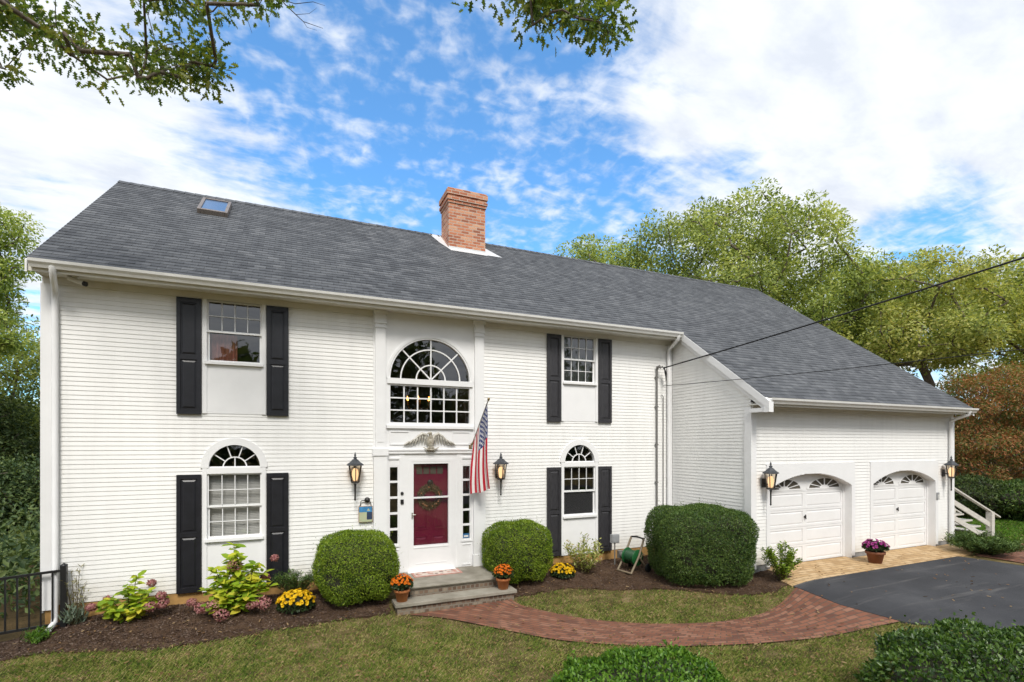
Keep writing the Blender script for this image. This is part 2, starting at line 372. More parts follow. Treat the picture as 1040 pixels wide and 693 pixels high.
# ------------------------------------------------------------------ mesh helpers
class MB:
    def __init__(s): s.v = []; s.f = []; s.m = []; s.uv = {}; s.sm = []
    def add(s, vs, fs, m=0, smooth=False):
        o = len(s.v); s.v += [tuple(p) for p in vs]
        for f in fs: s.f.append(tuple(i + o for i in f)); s.m.append(m); s.sm.append(smooth)
        return s
    def quad(s, a, b, c, d, m=0, uv=None):
        s.add([a, b, c, d], [(0, 1, 2, 3)], m)
        if uv: s.uv[len(s.f) - 1] = uv
        return s
    def box(s, x0, x1, y0, y1, z0, z1, m=0):
        v = [(x0, y0, z0), (x1, y0, z0), (x1, y1, z0), (x0, y1, z0), (x0, y0, z1), (x1, y0, z1), (x1, y1, z1), (x0, y1, z1)]
        return s.add(v, [(3, 2, 1, 0), (4, 5, 6, 7), (0, 1, 5, 4), (1, 2, 6, 5), (2, 3, 7, 6), (3, 0, 4, 7)], m)
    def prism(s, prof, fn, a, b, m=0):
        """extrude a 2-D outline between a and b; fn(u, w, t) gives the point"""
        n = len(prof)
        vs = [fn(u, w, a) for u, w in prof] + [fn(u, w, b) for u, w in prof]
        fs = [tuple(range(n))[::-1], tuple(range(n, 2 * n))] + [(i, (i + 1) % n, n + (i + 1) % n, n + i) for i in range(n)]
        return s.add(vs, fs, m)
    def tube(s, pts, rad, n=8, m=0, cap=True, smooth=True):
        pts = [Vector(p) for p in pts]
        if not isinstance(rad, (list, tuple)): rad = [rad] * len(pts)
        rings = []; ref = None
        for i, p in enumerate(pts):
            t = (pts[min(i + 1, len(pts) - 1)] - pts[max(i - 1, 0)]).normalized()
            if ref is None:
                ref = Vector((0, 0, 1)) if abs(t.z) < .9 else Vector((1, 0, 0))
            u = (ref - t * ref.dot(t)).normalized(); ref = u; w = t.cross(u)
            rings.append([p + (u * math.cos(2 * math.pi * k / n) + w * math.sin(2 * math.pi * k / n)) * rad[i] for k in range(n)])
        vs = [q for r in rings for q in r]; fs = []
        for i in range(len(pts) - 1):
            for k in range(n):
                fs.append((i * n + k, i * n + (k + 1) % n, (i + 1) * n + (k + 1) % n, (i + 1) * n + k))
        s.add(vs, fs, m, smooth)
        if cap:
            s.add(rings[0], [tuple(range(n))[::-1]], m); s.add(rings[-1], [tuple(range(n))], m)
        return s
    def lathe(s, prof, n=16, c=(0, 0, 0), m=0, smooth=True, phase=0):
        vs = [(c[0] + r * math.cos(phase + 2 * math.pi * k / n), c[1] + r * math.sin(phase + 2 * math.pi * k / n), c[2] + z) for r, z in prof for k in range(n)]
        fs = [(i * n + k, i * n + (k + 1) % n, (i + 1) * n + (k + 1) % n, (i + 1) * n + k) for i in range(len(prof) - 1) for k in range(n)]
        return s.add(vs, fs, m, smooth)
    def ell(s, c, r, nu=12, nv=8, m=0, rot=None):
        vs = []; 
        for i in range(nv + 1):
            th = math.pi * i / nv
            for k in range(nu):
                p = Vector((r[0] * math.sin(th) * math.cos(2 * math.pi * k / nu), r[1] * math.sin(th) * math.sin(2 * math.pi * k / nu), r[2] * math.cos(th)))
                if rot is not None: p = rot @ p
                vs.append(p + Vector(c))
        fs = [(i * nu + k, (i + 1) * nu + k, (i + 1) * nu + (k + 1) % nu, i * nu + (k + 1) % nu) for i in range(nv) for k in range(nu)]
        return s.add(vs, fs, m, True)
    def build(s, name, mats, parent=None, bevel=0):
        me = bpy.data.meshes.new(name); me.from_pydata(s.v, [], s.f)
        if not isinstance(mats, (list, tuple)): mats = [mats]
        for q in mats: me.materials.append(q)
        me.polygons.foreach_set('material_index', s.m); me.polygons.foreach_set('use_smooth', s.sm)
        if s.uv:
            L = me.uv_layers.new(name='UVMap')
            for fi, uvs in s.uv.items():
                for li, uv in zip(me.polygons[fi].loop_indices, uvs): L.data[li].uv = uv
        me.update()
        o = bpy.data.objects.new(name, me); COL.objects.link(o)
        if parent: o.parent = parent
        if bevel:
            b = o.modifiers.new('bevel', 'BEVEL'); b.width = bevel; b.segments = 2; b.limit_method = 'ANGLE'
        return o

def thing(name, label, cat, loc=(0, 0, 0), rotz=0, group=None):
    o = bpy.data.objects.new(name, None); COL.objects.link(o); o.empty_display_size = .2
    o.location = loc; o.rotation_euler = (0, 0, rotz)
    return tag(o, label, cat, group)
def tag(o, label=None, cat=None, group=None, kind=None):
    if label: o['label'] = label
    if cat: o['category'] = cat
    if group: o['group'] = group
    if kind: o['kind'] = kind
    return o
def dup(root, loc, rotz, label):
    r = root.copy(); COL.objects.link(r); r.location = loc; r.rotation_euler = (0, 0, rotz); r['label'] = label
    for ch in list(root.children):
        c = ch.copy(); COL.objects.link(c); c.parent = r
        for g in list(ch.children):
            d = g.copy(); COL.objects.link(d); d.parent = c
    return r

def np_mesh(name, V, F, mats, parent=None, smooth=False, mi=None):
    """V (n,3), F (m,k) with k constant"""
    me = bpy.data.meshes.new(name)
    m, k = F.shape
    me.vertices.add(len(V)); me.vertices.foreach_set('co', np.ascontiguousarray(V, dtype=np.float32).ravel())
    me.loops.add(m * k); me.loops.foreach_set('vertex_index', np.ascontiguousarray(F, dtype=np.int32).ravel())
    me.polygons.add(m); me.polygons.foreach_set('loop_start', np.arange(0, m * k, k, dtype=np.int32))
    if mi is not None: me.polygons.foreach_set('material_index', np.ascontiguousarray(mi, dtype=np.int32))
    if smooth: me.polygons.foreach_set('use_smooth', np.ones(m, dtype=bool))
    for q in (mats if isinstance(mats, (list, tuple)) else [mats]): me.materials.append(q)
    me.update(calc_edges=True)
    o = bpy.data.objects.new(name, me); COL.objects.link(o)
    if parent: o.parent = parent
    return o

LEAF_V = np.array([(0, 0, 0), (.45, -.30, .07), (1, 0, -.05), (.45, .30, .07)]); LEAF_F = np.array([(0, 1, 2), (0, 2, 3)])
ROUND_V = np.array([(0, 0, 0), (.28, -.32, .05), (.7, -.27, .04), (1, 0, -.06), (.7, .27, .04), (.28, .32, .05)]); ROUND_F = np.array([(0, 1, 2), (0, 2, 3), (0, 3, 4), (0, 4, 5)])
_o = [(0, .03), (.12, .10), (.18, .24), (.27, .10), (.38, .13), (.47, .33), (.54, .12), (.66, .12), (.76, .26), (.82, .09), (1, 0)]
_ov = [(x, -y, -.12 * x * x + .15 * y) for x, y in _o] + [(x, y, -.12 * x * x + .15 * y) for x, y in _o[-2::-1]] + [(.5, 0, -.05)]
OAK_V = np.array(_ov); OAK_F = np.array([(i, i + 1, len(_ov) - 1) for i in range(len(_ov) - 2)] + [(len(_ov) - 2, 0, len(_ov) - 1)])
STRIP_V = np.array([(0, -.5, 0), (0, .5, 0), (.6, .35, .0), (.6, -.35, .0), (1, 0, -.1)]); STRIP_F = np.array([(0, 3, 2), (0, 2, 1), (3, 4, 2)])

def unit(a): return a / np.maximum(np.linalg.norm(a, axis=-1, keepdims=True), 1e-9)
def scatter(name, P, D, N, L, W, tmpl, m, parent=None, mi=None):
    """put a leaf at every P: along D, facing N, L long and W wide"""
    tv, tf = tmpl
    n = len(P); D = unit(D); Sd = unit(np.cross(N, D)); N = np.cross(D, Sd)
    L = np.broadcast_to(L, (n,)); W = np.broadcast_to(W, (n,))
    V = P[:, None, :] + tv[None, :, 0, None] * D[:, None, :] * L[:, None, None] + tv[None, :, 1, None] * Sd[:, None, :] * W[:, None, None] + tv[None, :, 2, None] * N[:, None, :] * L[:, None, None]
    F = tf[None] + (np.arange(n) * len(tv))[:, None, None]
    return np_mesh(name, V.reshape(-1, 3), F.reshape(-1, tf.shape[1]), m, parent, mi=None if mi is None else np.repeat(mi, len(tf)))

# ------------------------------------------------------------------ the ground
def sstep(a, b, x):
    t = np.clip((np.asarray(x, float) - a) / (b - a), 0, 1); return t * t * (3 - 2 * t)
def g(x, y):
    x = np.asarray(x, float); y = np.asarray(y, float)
    z = -.42 + .25 * sstep(4.4, 6.6, x)
    bed = sstep(-1.75, -.15, y) * (1 - sstep(5.4, 6.2, x))
    z = z + bed * (-.19 - z) * .9
    bed2 = sstep(2.9, 4.2, x) * (1 - sstep(5.6, 6.1, x)) * sstep(-3.5, -2.4, y)
    z = z + bed2 * (-.24 - z) * .8
    z = z - .30 * sstep(-4.9, -6.6, x) * sstep(-2.2, -.4, y)
    z = z - 2.2 * sstep(-6.3, -15, x) * sstep(-1.5, 6, y)
    z = z + .05 * np.sin(x * .9 + 1.3) * np.sin(y * .7) * sstep(3.0, 6, np.abs(y + .5)) * (1 - sstep(3.8, 4.8, x))
    return z
def gz(x, y): return float(g(x, y))

def cat_(*a): return np.unique(np.round(np.concatenate(a), 4))
xs = cat_(np.array([-400, -200, -100, -60, -40, -30, -24, -20]), np.arange(-18, 22, .3), np.array([24, 28, 34, 45, 60, 100, 200, 400]))
ys = cat_(np.array([-300, -120, -60, -35, -22, -16]), np.arange(-13, 9, .3), np.array([10, 12, 15, 20, 28, 40, 60, 100, 200, 400]))
GX, GY = np.meshgrid(xs, ys, indexing='ij'); GZ = g(GX, GY)
idx = np.arange(GX.size).reshape(GX.shape)
GF = np.stack([idx[:-1, :-1], idx[1:, :-1], idx[1:, 1:], idx[:-1, 1:]], -1).reshape(-1, 4)
fx = GX.ravel()[GF].mean(1); fy = GY.ravel()[GF].mean(1)
mi = np.where((fx < -6.0) & (fy > -.4) | (fy > 9) | (fx > 22), 1, 0)
ground = np_mesh('ground', np.stack([GX, GY, GZ], -1).reshape(-1, 3), GF, [MT['lawn'], MT['litter']], smooth=True, mi=mi)
tag(ground, kind='structure')

def densify(poly, step=.25, jit=0, seed=0):
    rng = random.Random(seed); out = []
    for i, a in enumerate(poly):
        b = poly[(i + 1) % len(poly)]; d = math.dist(a, b); n = max(1, int(d / step))
        for k in range(n):
            t = k / n; x = a[0] + (b[0] - a[0]) * t; y = a[1] + (b[1] - a[1]) * t
            if jit: x += rng.uniform(-jit, jit); y += rng.uniform(-jit, jit)
            out.append((x, y))
    return out
def inside(poly, X, Y):
    X = np.asarray(X); Y = np.asarray(Y); r = np.zeros(X.shape, bool); j = len(poly) - 1
    for i in range(len(poly)):
        (xi, yi), (xj, yj) = poly[i], poly[j]
        if yi != yj: r ^= ((yi > Y) != (yj > Y)) & (X < (xj - xi) * (Y - yi) / (yj - yi) + xi)
        j = i
    return r
def sheet(name, poly, dz, m, step=.25, jit=0, bumpy=0, kind='structure', skirt=.08, seed=0):
    P = densify(poly, step, jit, seed)
    x0, x1 = min(p[0] for p in P), max(p[0] for p in P); y0, y1 = min(p[1] for p in P), max(p[1] for p in P)
    X, Y = np.meshgrid(np.arange(x0, x1, step), np.arange(y0, y1, step)); X = X.ravel(); Y = Y.ravel()
    k = inside(P, X, Y); X, Y = X[k], Y[k]
    n = len(P)
    vs = [Vector(p) for p in P] + [Vector(p) for p in zip(X.tolist(), Y.tolist())]
    r = delaunay_2d_cdt(vs, [], [list(range(n))], 1, 1e-4)
    rng = random.Random(seed)
    V = [(p.x, p.y, gz(p.x, p.y) + dz + (rng.uniform(-bumpy, bumpy) if bumpy else 0)) for p in r[0]]
    b = MB(); b.add(V, r[2], 0, True)
    for i in range(n):
        a, c = P[i], P[(i + 1) % n]
        za, zc = gz(*a) + dz + .0005, gz(*c) + dz + .0005
        b.quad((a[0], a[1], za - skirt), (c[0], c[1], zc - skirt), (c[0], c[1], zc), (a[0], a[1], za))
    o = b.build(name, m); tag(o, kind=kind); return o

BED_LEFT = [(-6.5, -.55), (-6.04, -.80), (-5.14, -1.16), (-4.26, -1.44), (-3.46, -1.40), (-2.56, -1.32), (-1.86, -1.29), (-1.02, -1.30), (-.9, -.1), (-1.0, .05), (-6.5, .05)]
BED_RIGHT = [(1.12, .05), (1.12, -1.3), (1.68, -1.26), (2.4, -1.22), (2.9, -1.4), (3.56, -1.87), (4.19, -2.52), (5.09, -3.02), (5.6, -3.18), (6.2, -3.05), (6.42, -2.9), (6.42, -2.25), (5.97, -2.2), (5.97, .05)]
PATH_NEAR = [(-.72, -1.42), (-.22, -1.70), (.24, -2.29), (.56, -2.70), (.96, -3.21), (1.40, -3.55), (1.97, -3.91), (2.60, -4.19), (3.41, -4.46), (4.05, -4.60), (5.0, -4.80), (5.98, -5.12)]
PATH_FAR = [(1.12, -1.36), (1.19, -1.67), (1.49, -2.20), (1.91, -2.74), (2.52, -3.20), (3.23, -3.51), (3.98, -3.68), (4.93, -3.63), (5.50, -3.46), (6.05, -3.24)]
APRON = [(6.40, -2.15), (13.0, -2.15), (12.9, -3.12), (11.6, -3.16), (5.94, -3.21), (6.04, -2.90), (6.40, -2.88)]
DRIVE = [(5.97, -3.21), (11.45, -3.165), (11.55, -3.6), (11.65, -4.6), (12.2, -6.2), (14.0, -9.0), (14.0, -18), (3, -18), (5.2, -10), (6.6, -6.4), (6.1, -5.6), (5.82, -5.1), (5.78, -4.2)]
sheet('mulch_bed', BED_LEFT, .02, MT['mulch'], .12, .03, .014, seed=1)
sheet('mulch_bed', BED_RIGHT, .02, MT['mulch'], .12, .03, .014, seed=2)
sheet('driveway', DRIVE, .028, MT['asphalt'], .3, 0)
sheet('paver_apron', APRON, .034, MT['tan_paver'], .3, 0)

def resample(pl, n):
    P = np.array(pl, float)
    for _ in range(2):                                  # Chaikin smoothing
        Q = [P[0]]
        for a, b in zip(P[:-1], P[1:]): Q += [a * .75 + b * .25, a * .25 + b * .75]
        P = np.array(Q + [P[-1]])
    d = np.r_[0, np.cumsum(np.linalg.norm(np.diff(P, axis=0), axis=1))]
    t = np.linspace(0, d[-1], n); return np.stack([np.interp(t, d, P[:, 0]), np.interp(t, d, P[:, 1])], 1)
pn, pf = resample(PATH_NEAR, 60), resample(PATH_FAR, 60)
mb = MB(); arc = 0; K = 7
for i in range(59):
    c0 = (pn[i] + pf[i]) / 2; c1 = (pn[i + 1] + pf[i + 1]) / 2; s = float(np.linalg.norm(c1 - c0))
    for k in range(K):
        t0, t1 = k / K, (k + 1) / K
        q = [pn[i] * (1 - t0) + pf[i] * t0, pn[i + 1] * (1 - t0) + pf[i + 1] * t0, pn[i + 1] * (1 - t1) + pf[i + 1] * t1, pn[i] * (1 - t1) + pf[i] * t1]
        w = 1.25
        mb.quad(*[(p[0], p[1], gz(*p) + .022) for p in q], uv=[(arc, t0 * w), (arc + s, t0 * w), (arc + s, t1 * w), (arc, t1 * w)])
    arc += s
tag(mb.build('brick_path', MT['path_brick']), kind='structure')
PATH_POLY = [tuple(p) for p in pn] + [tuple(p) for p in pf[::-1]]
# a second bit of brick path beyond the drive, on the right
sp = MB()
for i in range(12):
    a, b = 12.0 + i * .5, 12.5 + i * .5
    f = lambda x: -4.15 + .10 * (x - 12)
    sp.quad(*[(x, y, gz(x, y) + .02) for x, y in ((a, f(a)), (b, f(b)), (b, f(b) + .9), (a, f(a) + .9))], uv=[(a, 0), (b, 0), (b, .9), (a, .9)])
tag(sp.build('side_brick_path', MT['path_brick']), kind='structure')

# ------------------------------------------------------------------ the house
house = thing('house', 'large white clapboard two-storey house with grey shingle roof and attached two-bay garage', 'house')
EAVE_Y, EAVE_Z, SL = -.42, 5.03, .75
RIDGE_Y = 3.65; RIDGE_Z = EAVE_Z + SL * (RIDGE_Y - EAVE_Y)
XL, XR, XG = -5.87, 5.95, 13.05
GY = -2.30
def roof_z(y): return EAVE_Z + SL * (y - EAVE_Y)

def courses(mb, a0, a1, z0, z1, pt, excl=None, lim=None, step=.0702, lap=.0085, flat=False, fine=None):
    """clapboards from a0 to a1 along a wall; pt(a, out, z) makes the point; excl(z) gives openings; lim(z) clips the ends"""
    z = z0; fine = fine or []
    while z < z1 - 1e-6:
        zt = min(z + step, z1)
        br = {z, zt}
        for e in fine:
            if isinstance(e, tuple):
                if e[1] > z and e[0] < zt: br |= {z + (zt - z) * k / 8 for k in range(9)}
            elif z < e < zt: br.add(e)
        br = sorted(br)
        for k in range(len(br) - 1):
            u, w = br[k], br[k + 1]; mid = (u + w) / 2
            ou = 0 if flat else lap * (1 - (u - z) / step); ow = 0 if flat else lap * (1 - (w - z) / step)
            lo, hi = (a0, a1)
            seg = [(lo, hi)]
            for (p, q) in (excl(mid) if excl else []):
                seg = [x for s_ in seg for x in ((s_[0], min(s_[1], p)), (max(s_[0], q), s_[1])) if x[1] - x[0] > 1e-4]
            for p, q in seg:
                if lim:
                    pu, qu = lim(p, q, u); pw, qw = lim(p, q, w)
                    if qu - pu < 1e-3 and qw - pw < 1e-3: continue
                else: pu, qu, pw, qw = p, q, p, q
                mb.quad(pt(pu, ou, u), pt(qu, ou, u), pt(qw, ow, w), pt(pw, ow, w))
                if k == 0 and not flat: mb.quad(pt(pu, 0, u), pt(qu, 0, u), pt(qu, lap, u), pt(pu, lap, u))
        z = zt

def rect_ex(r): return lambda z: [(r[0], r[1])] if r[2] < z < r[3] else []
def arch_ex(xc, zc, rad): return lambda z: [(xc - math.sqrt(rad * rad - (z - zc) ** 2), xc + math.sqrt(rad * rad - (z - zc) ** 2))] if zc <= z < zc + rad else []
def join_ex(*fs): return lambda z: [i for f in fs for i in f(z)]

BAYS = (-3.365, 3.355)          # the two window bays
UW = .405                       # half width of a sash opening
CS = .065                       # casing width
UP_Z = (3.78, 4.80); UP_PANEL = 2.92
LO_Z = (.84, 1.92); ARC_Z = 2.02; ARC_R = .38

# front wall
ex = [rect_ex((-1.10, 1.10, -1, 6))]
fine = []
for xc in BAYS:
    ex.append(rect_ex((xc - UW - CS + .012, xc + UW + CS - .012, UP_PANEL + .01, 4.93)))
    ex.append(rect_ex((xc - UW - CS + .012, xc + UW + CS - .012, -.2, ARC_Z)))
    ex.append(arch_ex(xc, ARC_Z, ARC_R + .09))
    fine += [UP_PANEL + .01, 4.86, ARC_Z, (ARC_Z, ARC_Z + .5)]
b = MB(); courses(b, XL, XR, 0.0, 4.90, lambda a, o, z: (a, -o, z), join_ex(*ex), fine=fine)
b.build('wall', MT['siding'], house)
# garage return wall, facing left
b = MB()
courses(b, GY, 0, -.12, 5.2, lambda a, o, z: (XR - o, a, z), lim=lambda p, q, z: (min(q, max(p, (z + .16 - EAVE_Z) / SL + EAVE_Y)), q))
b.build('wall', MT['siding'], house)
# garage front
GD = ((6.46, 9.03), (9.80, 12.27)); GSPR, GCR, GHEAD, GBOT = 1.50, 1.79, 1.99, -.145
def seg_arch(a, c):
    hw = (c - a) / 2; s = GCR - GSPR; rad = (hw * hw + s * s) / (2 * s); return (a + c) / 2, GCR - rad, rad
def gar_ex(a, c):
    xc, zc, rad = seg_arch(a, c)
    def f(z):
        if z < GSPR: return [(a, c)]
        if z < GCR: w = math.sqrt(rad * rad - (z - zc) ** 2); return [(xc - w, xc + w)]
        return []
    return f
GC = ((6.36, 9.14), (9.70, 12.38))       # outer edges of the flat surrounds
b = MB(); courses(b, XR, XG, -.03, 3.25, lambda a, o, z: (a, GY - o, z), join_ex(*[rect_ex((p + .01, q - .01, -1, GHEAD - .01)) for p, q in GC]), fine=[GHEAD - .01])
b.build('wall', MT['siding'], house)
# gables and back (side walls)
for X, sgn, y0 in ((XL, -1, 0), (XG, 1, GY)):
    b = MB()
    yb = 2 * RIDGE_Y - EAVE_Y - .42
    def lim(p, q, z):
        lo = max(p, (z + .14 - EAVE_Z) / SL + EAVE_Y); hi = min(q, 2 * RIDGE_Y - ((z + .14 - EAVE_Z) / SL + EAVE_Y)); m_ = RIDGE_Y
        return (min(lo, m_), max(hi, m_))
    courses(b, y0, yb, -.1, RIDGE_Z - .15, lambda a, o, z: (X + sgn * o, a, z), lim=lim)
    b.build('wall', MT['siding'], house)
b = MB(); courses(b, XL, XG, -.1, 4.9, lambda a, o, z: (a, yb + o, z)); b.build('wall', MT['siding'], house)

# foundation
for box_, m_ in (((XL + .02, -.98, .004, .2, -.5, -.002), 'foundation_tan'), ((1.0, XR - .02, .004, .2, -.5, -.002), 'foundation_tan'),
                 ((XR + .02, 6.455, GY + .008, GY + .2, -.6, -.032), 'concrete'), ((9.035, 9.795, GY + .008, GY + .2, -.6, -.032), 'concrete'),
                 ((12.275, XG - .02, GY + .008, GY + .2, -.6, -.032), 'concrete'), ((XR + .008, XR + .2, GY + .21, 0, -.6, -.12), 'concrete')):
    b = MB(); b.box(*box_); b.build('foundation', MT[m_], house)
b = MB(); b.box(XL + .006, XL + .2, .21, yb, -2.2, -.10)
b.build('foundation', MT['concrete'], house)

# rooms behind the windows
b = MB()
for (x0, x1, y0, y1, z0, z1) in ((XL + .03, -1.15, .08, 3.5, .1, 2.62), (XL + .03, -1.15, .08, 3.5, 2.75, 4.95), (-1.12, 1.12, .08, 4.0, -.04, 4.95),
                                 (1.15, XR - .03, .08, 3.5, .1, 2.62), (1.15, XR - .03, .08, 3.5, 2.75, 4.95)):
    v = [(x0, y0, z0), (x1, y0, z0), (x1, y1, z0), (x0, y1, z0), (x0, y0, z1), (x1, y0, z1), (x1, y1, z1), (x0, y1, z1)]
    b.add(v, [(0, 1, 2, 3), (7, 6, 5, 4), (6, 7, 3, 2), (5, 6, 2, 1), (7, 4, 0, 3)])
b.build('interior', MT['dark_room'], house)

# ---- roof
def shingles(mb, x0, x1, s0, s1, step=.135, top=True, lift=.007):
    """front slope from s0 to s1 metres below the ridge"""
    n = max(1, round((s1 - s0) / step)); st = (s1 - s0) / n
    P = lambda s, o: (RIDGE_Y - s * .8 - o * .6, RIDGE_Z - s * .6 + o * .8)
    for k in range(n):
        a, c = s0 + k * st, s0 + (k + 1) * st
        ya, za = P(a, .0); yc, zc = P(c, lift); yd, zd = P(c, 0)
        mb.quad((x0, yc, zc), (x1, yc, zc), (x1, ya, za), (x0, ya, za), uv=[(x0, -c), (x1, -c), (x1, -a), (x0, -a)])
        mb.quad((x0, yd, zd), (x1, yd, zd), (x1, yc, zc), (x0, yc, zc), uv=[(x0, -c), (x1, -c), (x1, -c + .004), (x0, -c + .004)])
SE = (RIDGE_Y - EAVE_Y) / .8          # slope length of the main part
GEY = -2.70; SG = (RIDGE_Y - GEY) / .8
b = MB(); shingles(b, XL - .044, 13.12, 0, SE)
shingles(b, XR - .09, 13.12, SE, SG)
# ridge caps, thickness at edges, back slope
x = XL - .044
while x < 13.1:
    e = min(x + .2, 13.12)
    for s in (-1, 1):
        b.quad((x, RIDGE_Y + s * .14, RIDGE_Z - .085), (e, RIDGE_Y + s * .14, RIDGE_Z - .093), (e, RIDGE_Y, RIDGE_Z + .012), (x, RIDGE_Y, RIDGE_Z + .02), uv=[(x, .01), (e, .01), (e, .12), (x, .12)])
    x = e
yb2 = 2 * RIDGE_Y - EAVE_Y
b.quad((XL - .02, RIDGE_Y, RIDGE_Z), (13.12, RIDGE_Y, RIDGE_Z), (13.12, yb2, EAVE_Z), (XL - .02, yb2, EAVE_Z), uv=[(0, 0), (19, 0), (19, 5), (0, 5)])
roof = b.build('roof', MT['shingle'], house)
# underside deck
b = MB()
t = .09
b.add([(XL - .015, EAVE_Y, EAVE_Z - t), (13.1, EAVE_Y, EAVE_Z - t), (13.1, RIDGE_Y, RIDGE_Z - t), (XL - .015, RIDGE_Y, RIDGE_Z - t), (13.1, yb2, EAVE_Z - t), (XL - .015, yb2, EAVE_Z - t)], [(0, 1, 2, 3), (3, 2, 4, 5)])
b.add([(XR - .08, GEY, roof_z(GEY) - t), (13.1, GEY, roof_z(GEY) - t), (13.1, EAVE_Y, EAVE_Z - t), (XR - .08, EAVE_Y, EAVE_Z - t)], [(0, 1, 2, 3)])
b.build('roof_deck', MT['soffit'], house)

# rake boards: left gable edge, right gable edge, and the wide one above the return wall
def rake(x0, x1, ya, yb_, h, off=.004, m='trim'):
    b = MB()
    za, zb = roof_z(ya), roof_z(yb_)
    b.add([(x0, ya, za - off), (x1, ya, za - off), (x1, yb_, zb - off), (x0, yb_, zb - off), (x0, ya, za - off - h), (x1, ya, za - off - h), (x1, yb_, zb - off - h), (x0, yb_, zb - off - h)],
          [(0, 1, 2, 3), (7, 6, 5, 4), (0, 4, 5, 1), (1, 5, 6, 2), (2, 6, 7, 3), (3, 7, 4, 0)])
    return b
def rake_build(parts):
    o = MB()
    for q in parts:
        o.add(q.v, q.f)
    return o.build('rake_board', MT['trim'], house)
rake_build([rake(XL - .040, XL - .017, EAVE_Y - .03, RIDGE_Y, .17)])
rake_build([rake(13.075, 13.115, GEY - .03, RIDGE_Y, .17)])
q = rake(XR - .105, XR - .055, GEY - .10, EAVE_Y + .06, .16); q2 = rake(XR - .057, XR - .02, GEY - .02, EAVE_Y + .3, .27)
q.box(XR - .104, XR + .02, GEY - .099, GEY + .02, roof_z(GEY) - .29, roof_z(GEY) - .09)
q.box(XR - .09, XR + .005, GEY + .021, GY - .03, roof_z(GEY) - .28, roof_z(GEY) - .20)
rake_build([q, q2])

# soffits, fascia, frieze
b = MB()
b.box(XL - .012, XR - .06, EAVE_Y + .02, .02, EAVE_Z - .125, EAVE_Z - .100)
b.box(XR - .05, 13.1, GEY + .02, GY + .02, roof_z(GEY) - .13, roof_z(GEY) - .105)
b.build('soffit', MT['soffit'], house)
b = MB()
b.box(XL - .012, XR - .06, EAVE_Y - .003, EAVE_Y + .018, EAVE_Z - .17, EAVE_Z - .035)
b.box(XR - .05, 13.1, GEY - .003, GEY + .018, roof_z(GEY) - .17, roof_z(GEY) - .035)
b.box(XL, -1.11, -.032, -.002, 4.80, 4.904); b.box(1.11, XR - .02, -.032, -.002, 4.80, 4.904)
b.box(XR + .01, XG, GY - .03, GY - .002, 3.10, 3.252)
b.build('fascia', MT['soffit'], house)
# gutters (K profile)
def gutter(x0, x1, y, z):
    b = MB()
    pr = [(0, 0), (0, -.105), (-.055, -.115), (-.075, -.075), (-.105, -.045), (-.112, -.005), (-.100, -.005), (-.09, -.03), (-.012, -.03), (-.012, 0)]
    b.prism(pr, lambda u, w, t: (t, y + u, z + w), x0, x1)
    return b.build('gutter', MT['gutter'], house)
gutter(XL + .02, XR - .11, EAVE_Y - .004, EAVE_Z - .012)
gutter(XR - .02, 13.14, GEY - .004, roof_z(GEY) - .012)
# downspouts
def downspout(path, name='downspout'):
    b = MB(); b.tube(path, .042, 8); 
    return b.build(name, MT['trim'], house)
zE = EAVE_Z - .12
downspout([(-5.60, -.47, zE + .03), (-5.60, -.46, zE - .06), (-5.64, -.30, zE - .16), (-5.70, -.085, zE - .24), (-5.71, -.07, zE - .36), (-5.71, -.07, -.16), (-5.70, -.12, -.24), (-5.70, -.30, -.27)])
downspout([(5.74, -.47, zE + .03), (5.74, -.46, zE - .05), (5.76, -.30, zE - .13), (5.80, -.08, zE - .22), (5.80, -.065, zE - .34), (5.80, -.065, -.1)])
zG = roof_z(GEY) - .12
downspout([(12.86, -2.75, zG + .03), (12.86, -2.74, zG - .05), (12.86, -2.5, zG - .13), (12.86, -2.375, zG - .2), (12.86, -2.365, zG - .3), (12.86, -2.365, -.15)])

# corner boards
b = MB(); b.box(XL - .02, XL + .13, -.034, .0, -.06, 4.80); b.box(XL - .034, XL - .0, -.0, .14, -.1, 4.7); b.build('corner_board', MT['trim'], house)
b = MB(); b.box(XR - .125, XR - .02, -.032, -.0, -.06, 4.80); b.build('corner_board', MT['trim'], house)
b = MB(); b.box(XR - .034, XR + .11, GY - .034, GY - .0, -.1, 3.10); b.box(XR - .034, XR - .0, GY + .0, GY + .13, -.1, 3.12); b.build('corner_board', MT['trim'], house)
b = MB(); b.box(XG - .11, XG + .034, GY - .034, GY, -.12, 3.10); b.build('corner_board', MT['trim'], house)

# ---- chimney
CX0, CX1, CY0, CY1, CZT = 1.17, 2.17, 2.80, 3.50, 9.0
b = MB(); b.box(CX0, CX1, CY0, CY1, 6.9, 8.62)
for e, z0, z1 in ((.025, 8.62, 8.69), (.05, 8.69, 8.76), (.025, 8.76, 8.83), (.055, 8.83, 8.96), (.03, 8.96, 9.0)):
    b.box(CX0 - e, CX1 + e, CY0 - e, CY1 + e, z0 + .0005, z1)
ch = b.build('chimney', MT['chimney'], house, .004)
b = MB(); b.box(CX0 + .1, CX1 - .1, CY0 + .1, CY1 - .1, 9.001, 9.03); b.build('cap', MT['concrete'], ch)
fz = lambda x, y, o=.018: (x, y, roof_z(y) + o)
b = MB()
b.add([fz(.86, 3.62), fz(1.00, 3.05), fz(1.17, 2.66), fz(1.172, 3.62)], [(0, 1, 2, 3)])
b.add([fz(1.17, 2.62), fz(2.172, 2.62), fz(2.172, 2.805), fz(1.17, 2.805)], [(0, 1, 2, 3)])
b.add([fz(2.17, 2.66), fz(2.60, 2.66), fz(2.40, 3.0), fz(2.17, 3.45)], [(0, 1, 2, 3)])
